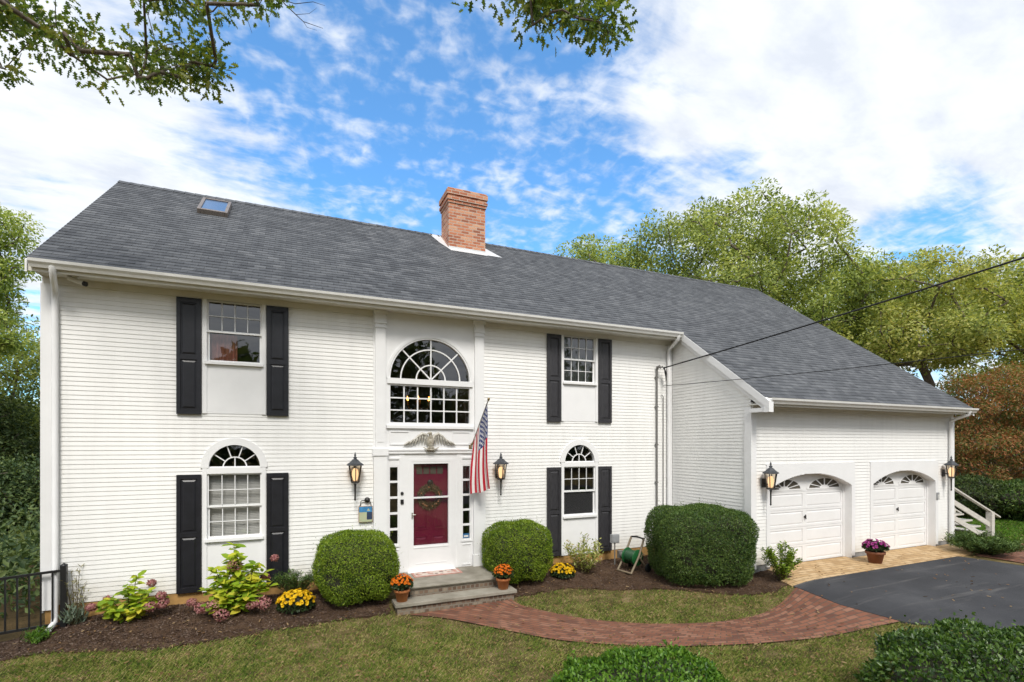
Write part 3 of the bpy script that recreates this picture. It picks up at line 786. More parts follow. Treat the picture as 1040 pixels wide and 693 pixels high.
b.add([(1.169, 2.797, roof_z(2.8) + .0), (2.171, 2.797, roof_z(2.8)), (2.171, 2.797, roof_z(2.8) + .06), (1.169, 2.797, roof_z(2.8) + .06)], [(0, 1, 2, 3)])
b.build('flashing', MT['flashing'], ch)

# ---- skylight
def on_roof(x, y, o): return (x, y - o * .6, roof_z(y) + o * .8)
def roof_box(b, x0, x1, y0, y1, o0, o1, m=0):
    v = [on_roof(x, y, o) for o in (o0, o1) for x, y in ((x0, y0), (x1, y0), (x1, y1), (x0, y1))]
    b.add(v, [(3, 2, 1, 0), (4, 5, 6, 7), (0, 1, 5, 4), (1, 2, 6, 5), (2, 3, 7, 6), (3, 0, 4, 7)], m)
sx0, sx1, sy0, sy1 = -4.29, -3.74, 2.45, 3.22
b = MB()
roof_box(b, sx0, sx0 + .06, sy0, sy1, 0, .10); roof_box(b, sx1 - .06, sx1, sy0, sy1, 0, .10)
roof_box(b, sx0 + .06, sx1 - .06, sy0, sy0 + .06, 0, .10); roof_box(b, sx0 + .06, sx1 - .06, sy1 - .05, sy1, 0, .10)
sk = b.build('skylight', MT['skylight_frame'], house, .006)
b = MB(); roof_box(b, sx0 + .061, sx1 - .061, sy0 + .061, sy1 - .051, .0, .075); b.build('pane', MT['skylight_glass'], sk)

# ---- windows
def frame(b, x0, x1, z0, z1, w, y0, y1):
    b.box(x0, x0 + w, y0, y1, z0, z1); b.box(x1 - w, x1, y0, y1, z0, z1)
    b.box(x0 + w, x1 - w, y0, y1, z0, z0 + w); b.box(x0 + w, x1 - w, y0, y1, z1 - w, z1)
def grid(b, x0, x1, z0, z1, nx, nz, w=.012, y0=.008, y1=.030):
    for i in range(1, nx): x = x0 + (x1 - x0) * i / nx; b.box(x - w / 2, x + w / 2, y0, y1, z0, z1)
    for k in range(1, nz): z = z0 + (z1 - z0) * k / nz; b.box(x0, x1, y0 + .001, y1 + .001, z - w / 2, z + w / 2)
def arc_ring(b, xc, zc, r0, r1, y0, y1, a0=0, a1=math.pi, n=28):
    for i in range(n):
        A, B = a0 + (a1 - a0) * i / n, a0 + (a1 - a0) * (i + 1) / n
        p = lambda r, t, y: (xc + r * math.cos(t), y, zc + r * math.sin(t))
        b.quad(p(r0, A, y0), p(r1, A, y0), p(r1, B, y0), p(r0, B, y0))
        b.quad(p(r0, B, y1), p(r1, B, y1), p(r1, A, y1), p(r0, A, y1))
        b.quad(p(r0, A, y1), p(r0, A, y0), p(r0, B, y0), p(r0, B, y1))
        b.quad(p(r1, A, y0), p(r1, A, y1), p(r1, B, y1), p(r1, B, y0))
def spoke(b, xc, zc, r0, r1, ang, w, y0, y1):
    c, s = math.cos(ang), math.sin(ang)
    pr = [(xc + r * c - o * s, zc + r * s + o * c) for r, o in ((r0, -w / 2), (r1, -w / 2), (r1, w / 2), (r0, w / 2))]
    b.prism(pr, lambda u, w_, t: (u, t, w_), y0, y1)
def half_disc(b, xc, zc, r, y, n=28):
    b.add([(xc, y, zc)] + [(xc + r * math.cos(math.pi * i / n), y, zc + r * math.sin(math.pi * i / n)) for i in range(n + 1)], [(0, i + 1, i + 2) for i in range(n)])

def double_hung(xc, z0, z1, upper_grid, lower_grid, curtain_or_pane_grey=None, blind=False, arch=False, panel=None, screen=False):
    x0, x1 = xc - UW, xc + UW
    zm = (z0 + z1) / 2
    b = MB()
    y0, y1 = -.030, .06
    zt = ARC_Z if arch else z1 + .02
    zb = panel if panel is not None else z0 - CS
    b.box(x0 - CS, x0, y0, y1, zb, zt + (0 if arch else CS)); b.box(x1, x1 + CS, y0, y1, zb, zt + (0 if arch else CS))
    if arch:
        arc_ring(b, xc, ARC_Z, ARC_R, ARC_R + .115, y0 - .004, y1)
        b.box(x0 + .0, x1 - .0, y0 + .004, y1, z1, ARC_Z)
        frame_top = z1
    else:
        b.box(x0, x1, y0 + .002, y1, z1, zt + CS)
    # sill and the flat panel below
    b.box(x0 - .03, x1 + .03, y0 - .035, y1, z0 - .045, z0)
    if panel is not None: b.box(x0, x1, -.012, .04, panel, z0 - .046)
    # sashes
    f2 = .034
    frame(b, x0, x1, zm - .02, z1, f2 - .01, .004, .035)
    frame(b, x0, x1, z0, zm + .02, f2, .036, .058)
    if upper_grid: grid(b, x0 + f2 - .01, x1 - f2 + .01, zm + .02, z1 - f2 + .01, *upper_grid)
    if lower_grid: grid(b, x0 + f2, x1 - f2, z0 + f2, zm - .02, *lower_grid, y0=.034, y1=.05)
    w = b.build('window', MT['trim'], house)
    p = MB()
    p.add([(x0, .028, zm), (x1, .028, zm), (x1, .028, z1), (x0, .028, z1)], [(0, 1, 2, 3)])
    p.add([(x0, .048, z0), (x1, .048, z0), (x1, .048, zm), (x0, .048, zm)], [(0, 1, 2, 3)])
    if arch: half_disc(p, xc, ARC_Z, ARC_R, .03)
    p.build('pane', MT['glass'], w)
    if screen:
        q = MB(); q.add([(x0 + .03, .0335, z0 + .03), (x1 - .03, .0335, z0 + .03), (x1 - .03, .0335, zm - .02), (x0 + .03, .0335, zm - .02)], [(0, 1, 2, 3)]); q.build('insect_screen', MT['screen'], w)
    if arch:
        f = MB()
        arc_ring(f, xc, ARC_Z, .165, .185, .006, .026)
        for a in (36, 72, 108, 144): spoke(f, xc, ARC_Z, .185, ARC_R + .01, R(a), .016, .006, .026)
        spoke(f, xc, ARC_Z, 0, .17, R(90), .016, .006, .026); spoke(f, xc, ARC_Z, .18, ARC_R + .01, R(90), .014, .006, .026) if False else None
        f.box(xc - ARC_R, xc + ARC_R, .004, .028, ARC_Z, ARC_Z + .02)
        f.build('fan_grille', MT['trim'], w)
    if blind:
        bl = MB(); z = z0
        while z < z1 + .02:
            bl.quad((x0, .12, z), (x1, .12, z), (x1, .128, z + .026), (x0, .128, z + .026)); z += .028
        bl.build('blind', MT['blind'], w)
    if curtain_or_pane_grey:
        cx0, cx1, cz0, cz1, m = curtain_or_pane_grey
        c = MB(); n = 20
        for i in range(n):
            a, e = cx0 + (cx1 - cx0) * i / n, cx0 + (cx1 - cx0) * (i + 1) / n
            ya, ye = .16 + .02 * math.sin(i * 1.7), .16 + .02 * math.sin((i + 1) * 1.7)
            c.quad((a, ya, cz0), (e, ye, cz0), (e, ye, cz1), (a, ya, cz1))
        c.build('curtain', m, w)
    return w
xl, xr = BAYS
double_hung(xl, *UP_Z, (4, 2), None, curtain_or_pane_grey=(xl - .42, xl + .02, 3.7, 4.27, MT['brown_curtain']), panel=UP_PANEL)
double_hung(xr, *UP_Z, (4, 2), (4, 2), curtain_or_pane_grey=(xr - .42, xr + .42, 3.7, 4.85, MT['sheer']), panel=UP_PANEL)  # grey sheet added behind the panes, imitating their greyish reflections
double_hung(xl, *LO_Z, (4, 2), (4, 2), blind=True, arch=True, panel=-.02)
double_hung(xr, *LO_Z, (4, 2), None, arch=True, panel=-.02, screen=True)

# ---- shutters
def shutter(x0, x1, z0, z1, m):
    b = MB(); y0, y1 = -.056, -.019; w = .055; zm = z0 + (z1 - z0) * .49
    b.box(x0, x0 + w, y0, y1, z0, z1); b.box(x1 - w, x1, y0, y1, z0, z1)
    for a, c in ((z0, z0 + .08), (zm - .035, zm + .035), (z1 - .07, z1)): b.box(x0 + w, x1 - w, y0, y1, a, c)
    for a, c in ((z0 + .08, zm - .035), (zm + .035, z1 - .07)):
        b.box(x0 + w, x1 - w, y0 + .020, y1, a, c)
        # raised field of the panel
        v = []
        for (d, yy) in ((.018, y0 + .0199), (.045, y0 + .008)):
            v += [(x0 + w + d, yy, a + d), (x1 - w - d, yy, a + d), (x1 - w - d, yy, c - d), (x0 + w + d, yy, c - d)]
        b.add(v, [(4, 5, 6, 7), (0, 1, 5, 4), (1, 2, 6, 5), (2, 3, 7, 6), (3, 0, 4, 7)])
    return b.build('shutter', m, house)
for xc, m in ((xl, 'shutter'), (xr, 'shutter_worn')):
    for z0, z1 in ((2.90, 4.79), (-.005, 1.915)):
        shutter(xc - .825, xc - UW - CS - .012, z0, z1, MT[m]); shutter(xc + UW + CS + .012, xc + .825, z0, z1, MT[m])

# ---- entrance bay
BW_X, BW_Z0, BW_Z1, BA_Z, BA_R = .815, 2.80, 3.56, 3.665, .815
DO = (-.445, .445, -.06, 2.13)          # storm door opening
SLX = ((-.815, -.625), (.625, .815)); SLZ = (.50, 2.00)
PY = -.022
ex = join_ex(rect_ex((-BW_X, BW_X, BW_Z0, BA_Z)), arch_ex(0, BA_Z, BA_R), rect_ex(DO), *[rect_ex((p, q, *SLZ)) for p, q in SLX])
b = MB(); courses(b, -1.10, 1.10, -.06, 4.904, lambda a, o, z: (a, PY - o, z), ex, step=.12, flat=True,
                  fine=[BW_Z0, BA_Z, DO[3], SLZ[0], SLZ[1], (BA_Z, BA_Z + BA_R)])
b.box(-1.10, -1.085, PY + .001, 0.02, -.06, 4.9); b.box(1.085, 1.10, PY + .001, .02, -.06, 4.9)
# boards and mouldings
b.box(-1.12, 1.12, PY - .035, PY + .0, 2.235, 2.290); b.box(-1.12, 1.12, PY - .05, PY - .0, 2.290, 2.315)
def moulding(x0, x1, z0, z1, w=.022, d=.014): 
    frame(b, x0, x1, z0, z1, w, PY - d, PY)
moulding(-.80, -.42, 2.40, 2.665); moulding(.42, .80, 2.40, 2.665)
b.box(-.86, .86, PY - .045, PY, 2.715, 2.77)           # sill under the great window
b.box(-.62, -.52, PY - .010, PY, -.03, 2.234); b.box(.52, .62, PY - .010, PY, -.03, 2.234)
for p, q in SLX: moulding(p - .01, q + .01, .0, .42, .02, .012); frame(b, p - .035, q + .035, SLZ[0] - .035, SLZ[1] + .16, .034, PY - .02, PY + .03)
b.build('entrance_surround', MT['trim'], house)
for s in (-1, 1):
    p = MB()
    x0, x1 = (-1.08, -.87) if s < 0 else (.87, 1.08)
    p.box(x0 + .012, x1 - .012, -.085, -.02, 2.32, 4.58)
    p.box(x0 + .05, x1 - .05, -.092, -.0845, 2.45, 4.45)
    for k, (e, z0, z1) in enumerate(((.0, 4.58, 4.61), (-.008, 4.61, 4.66), (.012, 4.66, 4.69), (-.004, 4.69, 4.84), (.018, 4.84, 4.90))):
        p.box(x0 - e, x1 + e, -.10 - e, -.02, z0 + .0005, z1)
    p.box(x0 - .02, x1 + .02, -.105, -.02, -.02, 2.20); p.box(x0 - .035, x1 + .035, -.125, -.02, 2.2005, 2.33)
    p.box(x0 - .035, x1 + .035, -.125, -.02, -.06, .20)
    p.build('pilaster', MT['trim'], house)
# great window
b = MB()
frame(b, -BW_X, BW_X, BW_Z0, BW_Z1, .03, PY + .002, .05)
b.box(-BW_X - .03, BW_X + .03, PY - .03, .05, BW_Z1 + .001, BA_Z); 
arc_ring(b, 0, BA_Z, BA_R - .03, BA_R + .002, PY - .004, .05, n=40)
arc_ring(b, 0, BA_Z, BA_R + .002, BA_R + .05, PY - .016, PY, n=40)
grid(b, -BW_X + .03, BW_X - .03, BW_Z0 + .03, BW_Z1 - .03, 6, 3, .024, .0, .03)
bw = b.build('window', MT['trim'], house)
b = MB(); b.add([(-BW_X, .02, BW_Z0), (BW_X, .02, BW_Z0), (BW_X, .02, BW_Z1), (-BW_X, .02, BW_Z1)], [(0, 1, 2, 3)]); half_disc(b, 0, BA_Z, BA_R, .021)
b.build('pane', MT['glass'], bw)
b = MB()
arc_ring(b, 0, BA_Z, .275, .299, .0, .03); arc_ring(b, 0, BA_Z, .575, .599, .0, .03)
for a in (45, 90, 135): spoke(b, 0, BA_Z, 0, BA_R - .02, R(a), .024, .001, .031)
b.build('fan_grille', MT['trim'], bw)
# sidelights
for i, (p, q) in enumerate(SLX):
    b = MB(); zs = np.linspace(SLZ[0], SLZ[1], 6)
    frame(b, p, q, SLZ[0], SLZ[1], .022, PY + .003, .03)
    for z in zs[1:-1]: b.box(p + .022, q - .022, PY + .006, .03, z - .02, z + .02)
    sl = b.build('sidelight', MT['trim'], house)
    b = MB(); b.add([(p, .01, SLZ[0]), (q, .01, SLZ[0]), (q, .01, SLZ[1]), (p, .01, SLZ[1])], [(0, 1, 2, 3)]); b.build('pane', MT['glass'], sl)
    if i == 1:
        b = MB(); b.box(p + .03, q - .03, .002, .006, .53, .62); b.box(p + .05, q - .05, -.001, .0015, .55, .585, 1)
        b.build('sticker', [MT['sticker'], MT['white_plastic']], sl)
# front door behind a storm door
b = MB()
b.box(-.44, .44, .075, .115, -.03, 2.1)
for x0, x1, z0, z1 in ((-.31, -.045, .12, .62), (.045, .31, .12, .62), (-.31, -.045, .74, 1.50), (.045, .31, .74, 1.50)):
    frame(b, x0, x1, z0, z1, .02, .067, .075)
    v = []
    for d, yy in ((.03, .0745), (.07, .064)): v += [(x0 + d, yy, z0 + d), (x1 - d, yy, z0 + d), (x1 - d, yy, z1 - d), (x0 + d, yy, z1 - d)]
    b.add(v, [(4, 5, 6, 7), (0, 1, 5, 4), (1, 2, 6, 5), (2, 3, 7, 6), (3, 0, 4, 7)])
dr = b.build('front_door', MT['door_red'], house)
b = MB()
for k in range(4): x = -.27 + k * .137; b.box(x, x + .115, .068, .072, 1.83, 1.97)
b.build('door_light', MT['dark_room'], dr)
b = MB(); b.lathe([(0, 0), (.05, 0), (.06, .02), (.04, .03), (0, .035)], 14); 
kn = b; kn.v = [(x, .073 - z, 1.66 + y) for x, y, z in kn.v]
kn.tube([(-.045, .045, 1.66), (-.04, .04, 1.60), (0, .035, 1.575), (.04, .04, 1.60), (.045, .045, 1.66)], .011)
kn.build('knocker', MT['bronze'], dr)
b = MB()
frame(b, -.445, .445, -.03, 2.13, .05, PY - .006, .03)
b.box(-.395, -.345, PY - .002, .03, .02, 2.08); b.box(.345, .395, PY - .002, .03, .02, 2.08)
b.box(-.345, .345, PY - .002, .03, 2.035, 2.08); b.box(-.345, .345, PY - .002, .03, .02, .455)
b.box(-.345, .345, PY - .012, .02, 1.365, 1.395); b.box(-.30, .30, PY - .008, PY, .10, .115); b.box(-.345, .345, PY - .012, PY, .405, .425)
st = b.build('storm_door', MT['trim'], house)
b = MB(); b.add([(-.345, .012, .455), (.345, .012, .455), (.345, .012, 2.035), (-.345, .012, 2.035)], [(0, 1, 2, 3)]); b.build('pane', MT['storm_glass'], st)
b = MB(); b.box(-.385, -.36, PY - .03, PY - .003, 1.00, 1.10); b.tube([(-.372, PY - .035, 1.06), (-.31, PY - .045, 1.06)], .010); b.build('handle', MT['pole'], st)
b = MB(); b.box(-.60, -.54, PY - .035, PY - .011, 1.28, 1.36); b.build('doorbell', MT['black_metal'], house)
b = MB(); b.lathe([(0, 0), (.028, 0), (.03, .02), (0, .03)], 12); b.v = [(-.57 + x, PY - .012 - z, 1.48 + y) for x, y, z in b.v]; b.build('door_lock', MT['black_metal'], house)
b = MB(); b.box(-.47, .47, -.16, PY - .007, -.055, -.028); b.build('threshold', MT['trim'], house)

# ---- garage doors
for (a, c), (oa, oc) in zip(GD, GC):
    fy = GY - .027
    b = MB()
    courses(b, oa, oc, -.09, GHEAD, lambda x, o, z: (x, fy - o, z), gar_ex(a, c), step=.12, flat=True, fine=[GSPR, (GSPR, GCR)])
    b.box(oa, oa + .012, fy + .001, GY + .02, -.09, GHEAD); b.box(oc - .012, oc, fy + .001, GY + .02, -.09, GHEAD); b.box(oa, oc, fy + .001, GY + .02, GHEAD - .012, GHEAD + .012)
    xc, zc, rad = seg_arch(a, c); yD = GY + .17
    n = 24; aa = math.asin((c - a) / 2 / rad)
    for i in range(n):
        t0, t1 = -aa + 2 * aa * i / n, -aa + 2 * aa * (i + 1) / n
        p0, p1 = (xc + rad * math.sin(t0), zc + rad * math.cos(t0)), (xc + rad * math.sin(t1), zc + rad * math.cos(t1))
        b.quad((p0[0], fy, p0[1]), (p1[0], fy, p1[1]), (p1[0], yD + .06, p1[1]), (p0[0], yD + .06, p0[1]))
    for x in (a, c): b.quad((x, fy, GBOT), (x, fy, GSPR), (x, yD + .06, GSPR), (x, yD + .06, GBOT))
    b.box(a - .001, a + .03, yD - .03, yD, GBOT, GSPR + .02); b.box(c - .03, c + .001, yD - .03, yD, GBOT, GSPR + .02)
    b.build('garage_surround', MT['trim'], house)
    d = MB()
    rows = 5; H = (GCR - .02 - GBOT); 
    d.box(a - .05, c + .05, yD + .015, yD + .05, GBOT, GCR + .05)
    zs = [GBOT + .01 + k * .382 for k in range(6)]
    W = c - a; stw = .10
    cols = [(a + .07, xc - .06), (xc + .06, c - .07)]
    for k in range(5):
        z0, z1 = zs[k], zs[k + 1] - .006
        # section skin with a sunk and raised panel on each side
        d.box(a - .05, c + .05, yD, yD + .014, z0, z0 + .05); 
        ztop = z1 if k < 4 else GCR + .05
        d.box(a - .05, c + .05, yD, yD + .014, z1 - .045 if k < 4 else GCR - .02, ztop)
        zt = z1 - .045 if k < 4 else GCR - .02
        d.box(a - .05, cols[0][0], yD, yD + .014, z0 + .05, zt); d.box(cols[0][1], cols[1][0], yD, yD + .014, z0 + .05, zt); d.box(cols[1][1], c + .05, yD, yD + .014, z0 + .05, zt)
        if k < 4:
            for p, q in cols:
                v = []
                for e, yy in ((.0, yD + .0145), (.04, yD + .003)): v += [(p + e, yy, z0 + .05 + e), (q - e, yy, z0 + .05 + e), (q - e, yy, zt - e), (p + e, yy, zt - e)]
                d.add(v, [(4, 5, 6, 7), (0, 1, 5, 4), (1, 2, 6, 5), (2, 3, 7, 6), (3, 0, 4, 7)])
    gd = d.build('garage_door', MT['trim'], house)
    # sunburst lights
    for p, q in cols:
        m_ = (p + q) / 2; hw = (q - p) / 2 - .06; hz = .215; zb = zs[4] + .06
        n = 20
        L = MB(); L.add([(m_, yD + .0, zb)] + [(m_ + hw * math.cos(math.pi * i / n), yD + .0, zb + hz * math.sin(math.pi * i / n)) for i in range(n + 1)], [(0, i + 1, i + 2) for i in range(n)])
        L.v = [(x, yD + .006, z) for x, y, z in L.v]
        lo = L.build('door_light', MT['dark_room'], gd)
        K = MB()
        def P(t, k): return (m_ + hw * k * math.cos(t), zb + hz * k * math.sin(t))
        for i in range(n):
            t0, t1 = math.pi * i / n, math.pi * (i + 1) / n
            K.quad(*[(x, yD - .008, z) for x, z in (P(t0, .96), P(t0, 1.12), P(t1, 1.12), P(t1, .96))])
            K.quad(*[(x, yD - .008, z) for x, z in (P(t0, .0), P(t0, .30), P(t1, .30), P(t1, .0))])
        for t in (25, 58, 90, 122, 155):
            t = R(t); e = .07
            K.quad(*[(x, yD - .0085, z) for x, z in (P(t - e * 1.6, .28), P(t - e * .7, .99), P(t + e * .7, .99), P(t + e * 1.6, .28))])
        # fill round the light
        K.box(p, m_ - hw * 1.0, yD - .0005, yD + .0145, zb - .025, GCR - .02); K.box(m_ + hw * 1.0, q, yD - .0005, yD + .0145, zb - .025, GCR - .02)
        K.box(m_ - hw * 1.1, m_ + hw * 1.1, yD - .009, yD + .0145, zb - .03, zb)
        for i in range(n):
            t0, t1 = math.pi * i / n, math.pi * (i + 1) / n
            (xa, za), (xb, zb_) = P(t0, 1.05), P(t1, 1.05)
            if abs(xa - m_) <= hw and abs(xb - m_) <= hw or True:
                zt = GCR - .02
                if za < zt and zb_ < zt: K.quad((xa, yD - .0007, za), (xa, yD - .0007, zt), (xb, yD - .0007, zt), (xb, yD - .0007, zb_))
        K.build('sunburst_grille', MT['trim'], lo)
    h = MB(); hz_ = GBOT + .98
    h.lathe([(0, 0), (.025, 0), (.025, .02), (.0, .025)], 10); h.v = [(xc + x, yD - z, hz_ + y) for x, y, z in h.v]
    h.tube([(xc, yD - .03, hz_ + .05), (xc, yD - .035, hz_ - .05)], .011)
    h.build('handle', MT['bronze'], gd)

# ------------------------------------------------------------------ things fixed to or hung on the house
def lantern_parts(root):
    # y = 0 is the wall face; lantern hangs forward (-y)
    b = MB(); b.box(-.055, .055, -.02, 0, -.12, .06); b.tube([(0, -.02, -.03), (0, -.09, -.05), (0, -.17, -.02)], .014)
    b.build('wall_plate', MT['black_metal'], root, .006)
    c = (0, -.17, 0)
    f = MB()
    top, bot, rt, rb, n = .17, -.13, .118, .072, 6
    for k in range(n):
        t = 2 * math.pi * (k + .5) / n
        f.tube([(rb * math.cos(t), c[1] + rb * math.sin(t), bot), (rt * math.cos(t), c[1] + rt * math.sin(t), top)], .009, 5)
    f.lathe([(0, bot - .03), (.045, bot - .025), (rb + .012, bot - .005), (rb + .012, bot + .008), (0, bot + .01)], n, c, smooth=False, phase=math.pi / n)
    f.lathe([(.0, bot - .03), (.028, bot - .035), (.018, bot - .06), (.014, bot - .30), (.020, bot - .32), (0, bot - .345)], 8, c)
    f.build('cage', MT['bronze'], root)
    r = MB()
    r.lathe([(rt + .0, top - .004), (rt + .045, top), (rt + .04, top + .02), (rt - .02, top + .06), (.055, top + .105), (.03, top + .115), (.028, top + .13), (.038, top + .14), (.012, top + .165), (.022, top + .185), (.006, top + .23), (0, top + .25)], n, c, smooth=False, phase=math.pi / n)
    r.build('lamp_hood', MT['hood'], root)
    gl = MB()
    gl.lathe([(rb - .004, bot + .01), (rt - .004, top)], n, c, smooth=False, phase=math.pi / n)
    gl.build('lamp_glass', MT['lamp_glass'], root)
    bu = MB(); bu.lathe([(0, bot + .015), (.034, bot + .03), (.050, bot + .10), (.056, bot + .15), (.050, bot + .20), (.03, bot + .24), (0, bot + .25)], 12, c)
    bu.build('bulb', MT['bulb'], root)
GL = 'lit carriage lanterns on the house walls'
lan = thing('wall_lantern', 'lit black carriage lantern on the siding left of the red front door', 'lantern', (-1.44, -.016, 1.86), 0, GL); lantern_parts(lan)
dup(lan, (1.40, -.016, 1.84), 0, 'lit black carriage lantern on the siding right of the flag')
dup(lan, (6.26, GY - .03, 1.66), 0, 'lit black carriage lantern left of the nearer garage door beside the hedge')
dup(lan, (12.62, GY - .016, 1.72), 0, 'lit black carriage lantern at the far garage corner above the side stairs')

# eagle over the door
eg = thing('eagle_ornament', 'cream and gilt carved eagle with spread wings above the front door', 'ornament', (-.03, PY, 2.30))
b = MB()
for s in (-1, 1):
    # leading edge of the wing and layered feathers
    edge = [(s * .04, .20), (s * .09, .29), (s * .16, .315), (s * .23, .27), (s * .31, .205), (s * .40, .165)]
    b.tube([(x, -.055 + .0 * i, z) for i, (x, z) in enumerate(edge)], [.03, .034, .032, .026, .018, .006], 8)
    for row, (k0, ln, yy) in enumerate(((0, .20, -.03), (0, .13, -.05))):
        for i in range(9):
            t = i / 8; j = min(4, int(t * 5)); u = t * 5 - j
            ex_, ez_ = edge[j][0] * (1 - u) + edge[j + 1][0] * u, edge[j][1] * (1 - u) + edge[j + 1][1] * u
            ang = R(-95 + 62 * t * t); L = ln * (1.0 - .45 * abs(t - .35))
            tip = (ex_ + s * L * math.cos(ang), ez_ + L * math.sin(ang))
            b.tube([(ex_, yy, ez_), ((ex_ + tip[0]) / 2, yy - .012, (ez_ + tip[1]) / 2), (tip[0], yy, tip[1])], [.014, .021, .006], 6)
b.build('wings', MT['eagle_cream'], eg)
b = MB(); b.ell((0, -.07, .16), (.07, .055, .12)); b.ell((0, -.07, .06), (.05, .035, .07)); 
for i in range(-2, 3): b.tube([(i * .012, -.06, .05), (i * .04, -.045, -.035)], [.018, .012], 6)
for s in (-1, 1): b.tube([(s * .04, -.08, .07), (s * .06, -.09, .03), (s * .055, -.10, .0)], [.02, .014, .008], 6)
b.tube([(-.14, -.07, .055), (-.06, -.09, .01), (.02, -.09, .0), (.12, -.075, .03), (.17, -.06, .06)], [.008, .013, .014, .013, .006], 6)
b.build('body', MT['eagle'], eg)
b = MB(); b.tube([(0, -.08, .24), (-.005, -.095, .285), (-.012, -.105, .315)], [.045, .036, .034], 8); b.ell((-.02, -.11, .325), (.038, .034, .032)); b.tube([(-.045, -.115, .325), (-.075, -.118, .318), (-.085, -.118, .295)], [.018, .012, .003], 6)
b.build('head', MT['eagle'], eg)

# flag
bx = Vector((.80, PY - .06, 2.36)); tipp = Vector((.93, -.70, 3.245))
fl = thing('flag', 'American flag hanging from an angled pole beside the front door', 'flag', bx)
b = MB(); b.tube([(0, 0, 0), tuple(tipp - bx)], [.013, .011], 8); b.build('pole', MT['pole'], fl)
b = MB(); d_ = (tipp - bx).normalized(); b.ell(tipp - bx + d_ * .03, (.026, .026, .03)); b.tube([tuple(tipp - bx), tuple(tipp - bx + d_ * .015)], .02, 8); b.build('finial', MT['brass'], fl)
b = MB(); b.box(-.03, .03, .048, .06, -.07, .07); b.tube([(0, .05, -.03), tuple(d_ * .10)], .02, 8); b.build('bracket', MT['brass'], fl)
# cloth: hoist along the pole (top of hoist at the tip), fly hanging down in folds
NH, NF = 78, 150; HO, FLY = .86, 1.50
poledir = -(d_); vfold = Vector((poledir.x, poledir.y, 0)).normalized()
def cloth(u, v):
    """u 0..1 down the hoist from the tip, v 0..1 along the fly"""
    start = tipp - d_ * (.06 + HO * u)
    # pulled together as it falls
    gather = 1 - .16 * min(1, v * 1.6)
    cx = .06 + HO * (.5 + (u - .5) * gather)
    base = tipp - d_ * (.06 + HO * u)
    hx = tipp + (Vector((poledir.x, poledir.y, 0)) * cx)
    amp = .030 * min(1, v * 2.2)
    wave = math.sin(u * 2 * math.pi * 2.1 + v * 1.2) * amp
    side = Vector((-vfold.y, vfold.x, 0))
    top_z = base.z
    bottom_z = tipp.z - .10 - FLY * 1.06 - .14 * u + .02 * math.sin(u * 9)
    z = top_z + (bottom_z - top_z) * v
    k = min(1, v * 1.5)
    p = Vector((base.x + (hx.x - base.x) * k, base.y + (hx.y - base.y) * k, z)) + side * wave + Vector(((.12 - .17 * u) * v - .05 * v * math.sin(v * 3), .02 * v, 0))
    return p - bx
V = np.array([[cloth(i / NH, j / NF) for j in range(NF + 1)] for i in range(NH + 1)])
idv = np.arange((NH + 1) * (NF + 1)).reshape(NH + 1, NF + 1)
F = np.stack([idv[:-1, :-1], idv[1:, :-1], idv[1:, 1:], idv[:-1, 1:]], -1).reshape(-1, 4)
ii, jj = np.meshgrid(np.arange(NH), np.arange(NF), indexing='ij')
U = (ii + .5) / NH; W = (jj + .5) / NF
stripe = (U * 13).astype(int)
mi = np.where(stripe % 2 == 0, 0, 1)
canton = (U < 7 / 13) & (W < .40)
mi = np.where(canton, 2, mi)
cu, cv = U / (7 / 13), W / .40
for r_ in range(9):
    for c_ in range(11):
        if (r_ + c_) % 2 == 0:
            du = (cu - (r_ + 1) / 10) * 7 / 13 * HO; dv = (cv - (c_ + 1) / 12) * .40 * FLY
            rr = np.hypot(du, dv); th = np.arctan2(du, dv)
            star = rr < .030 * (.62 + .38 * np.cos(5 * th + math.pi / 2))
            mi = np.where(canton & star, 1, mi)
np_mesh('cloth', V.reshape(-1, 3), F, [MT['flag_red'], MT['flag_white'], MT['flag_blue']], fl, True, mi.ravel())

# wreath on the red door, behind the storm glass
rng = np.random.default_rng(3)
wr = thing('wreath', 'dried brown wreath hanging on the red front door', 'wreath', (-.01, .050, 1.385))
n = 900; a = rng.uniform(0, 2 * np.pi, n); t = rng.uniform(0, 2 * np.pi, n); r = .185 + .045 * np.cos(t)
P = np.stack([r * np.cos(a), -.0 + .018 * np.sin(t), r * np.sin(a)], 1)
D = np.stack([-np.sin(a), rng.uniform(-.5, .1, n), np.cos(a)], 1) + rng.normal(0, .6, (n, 3)) * np.array([1, .3, 1])
scatter('foliage', P, D, np.stack([np.cos(a) * .4, -np.ones(n), np.sin(a) * .4], 1), .055, .035, (LEAF_V, LEAF_F), MT['wreath'], wr)
b = MB(); b.tube([(.185 * math.cos(k * math.pi / 12), .004, .185 * math.sin(k * math.pi / 12)) for k in range(25)], .016, 6); b.build('ring', MT['wood'], wr)
for k in range(16): q = rng.uniform(0, 6.28); b = MB(); b.ell((.19 * math.cos(q), -.030, .19 * math.sin(q)), (.015, .013, .015), 6, 4); b.build('berry', MT['berry'], wr)

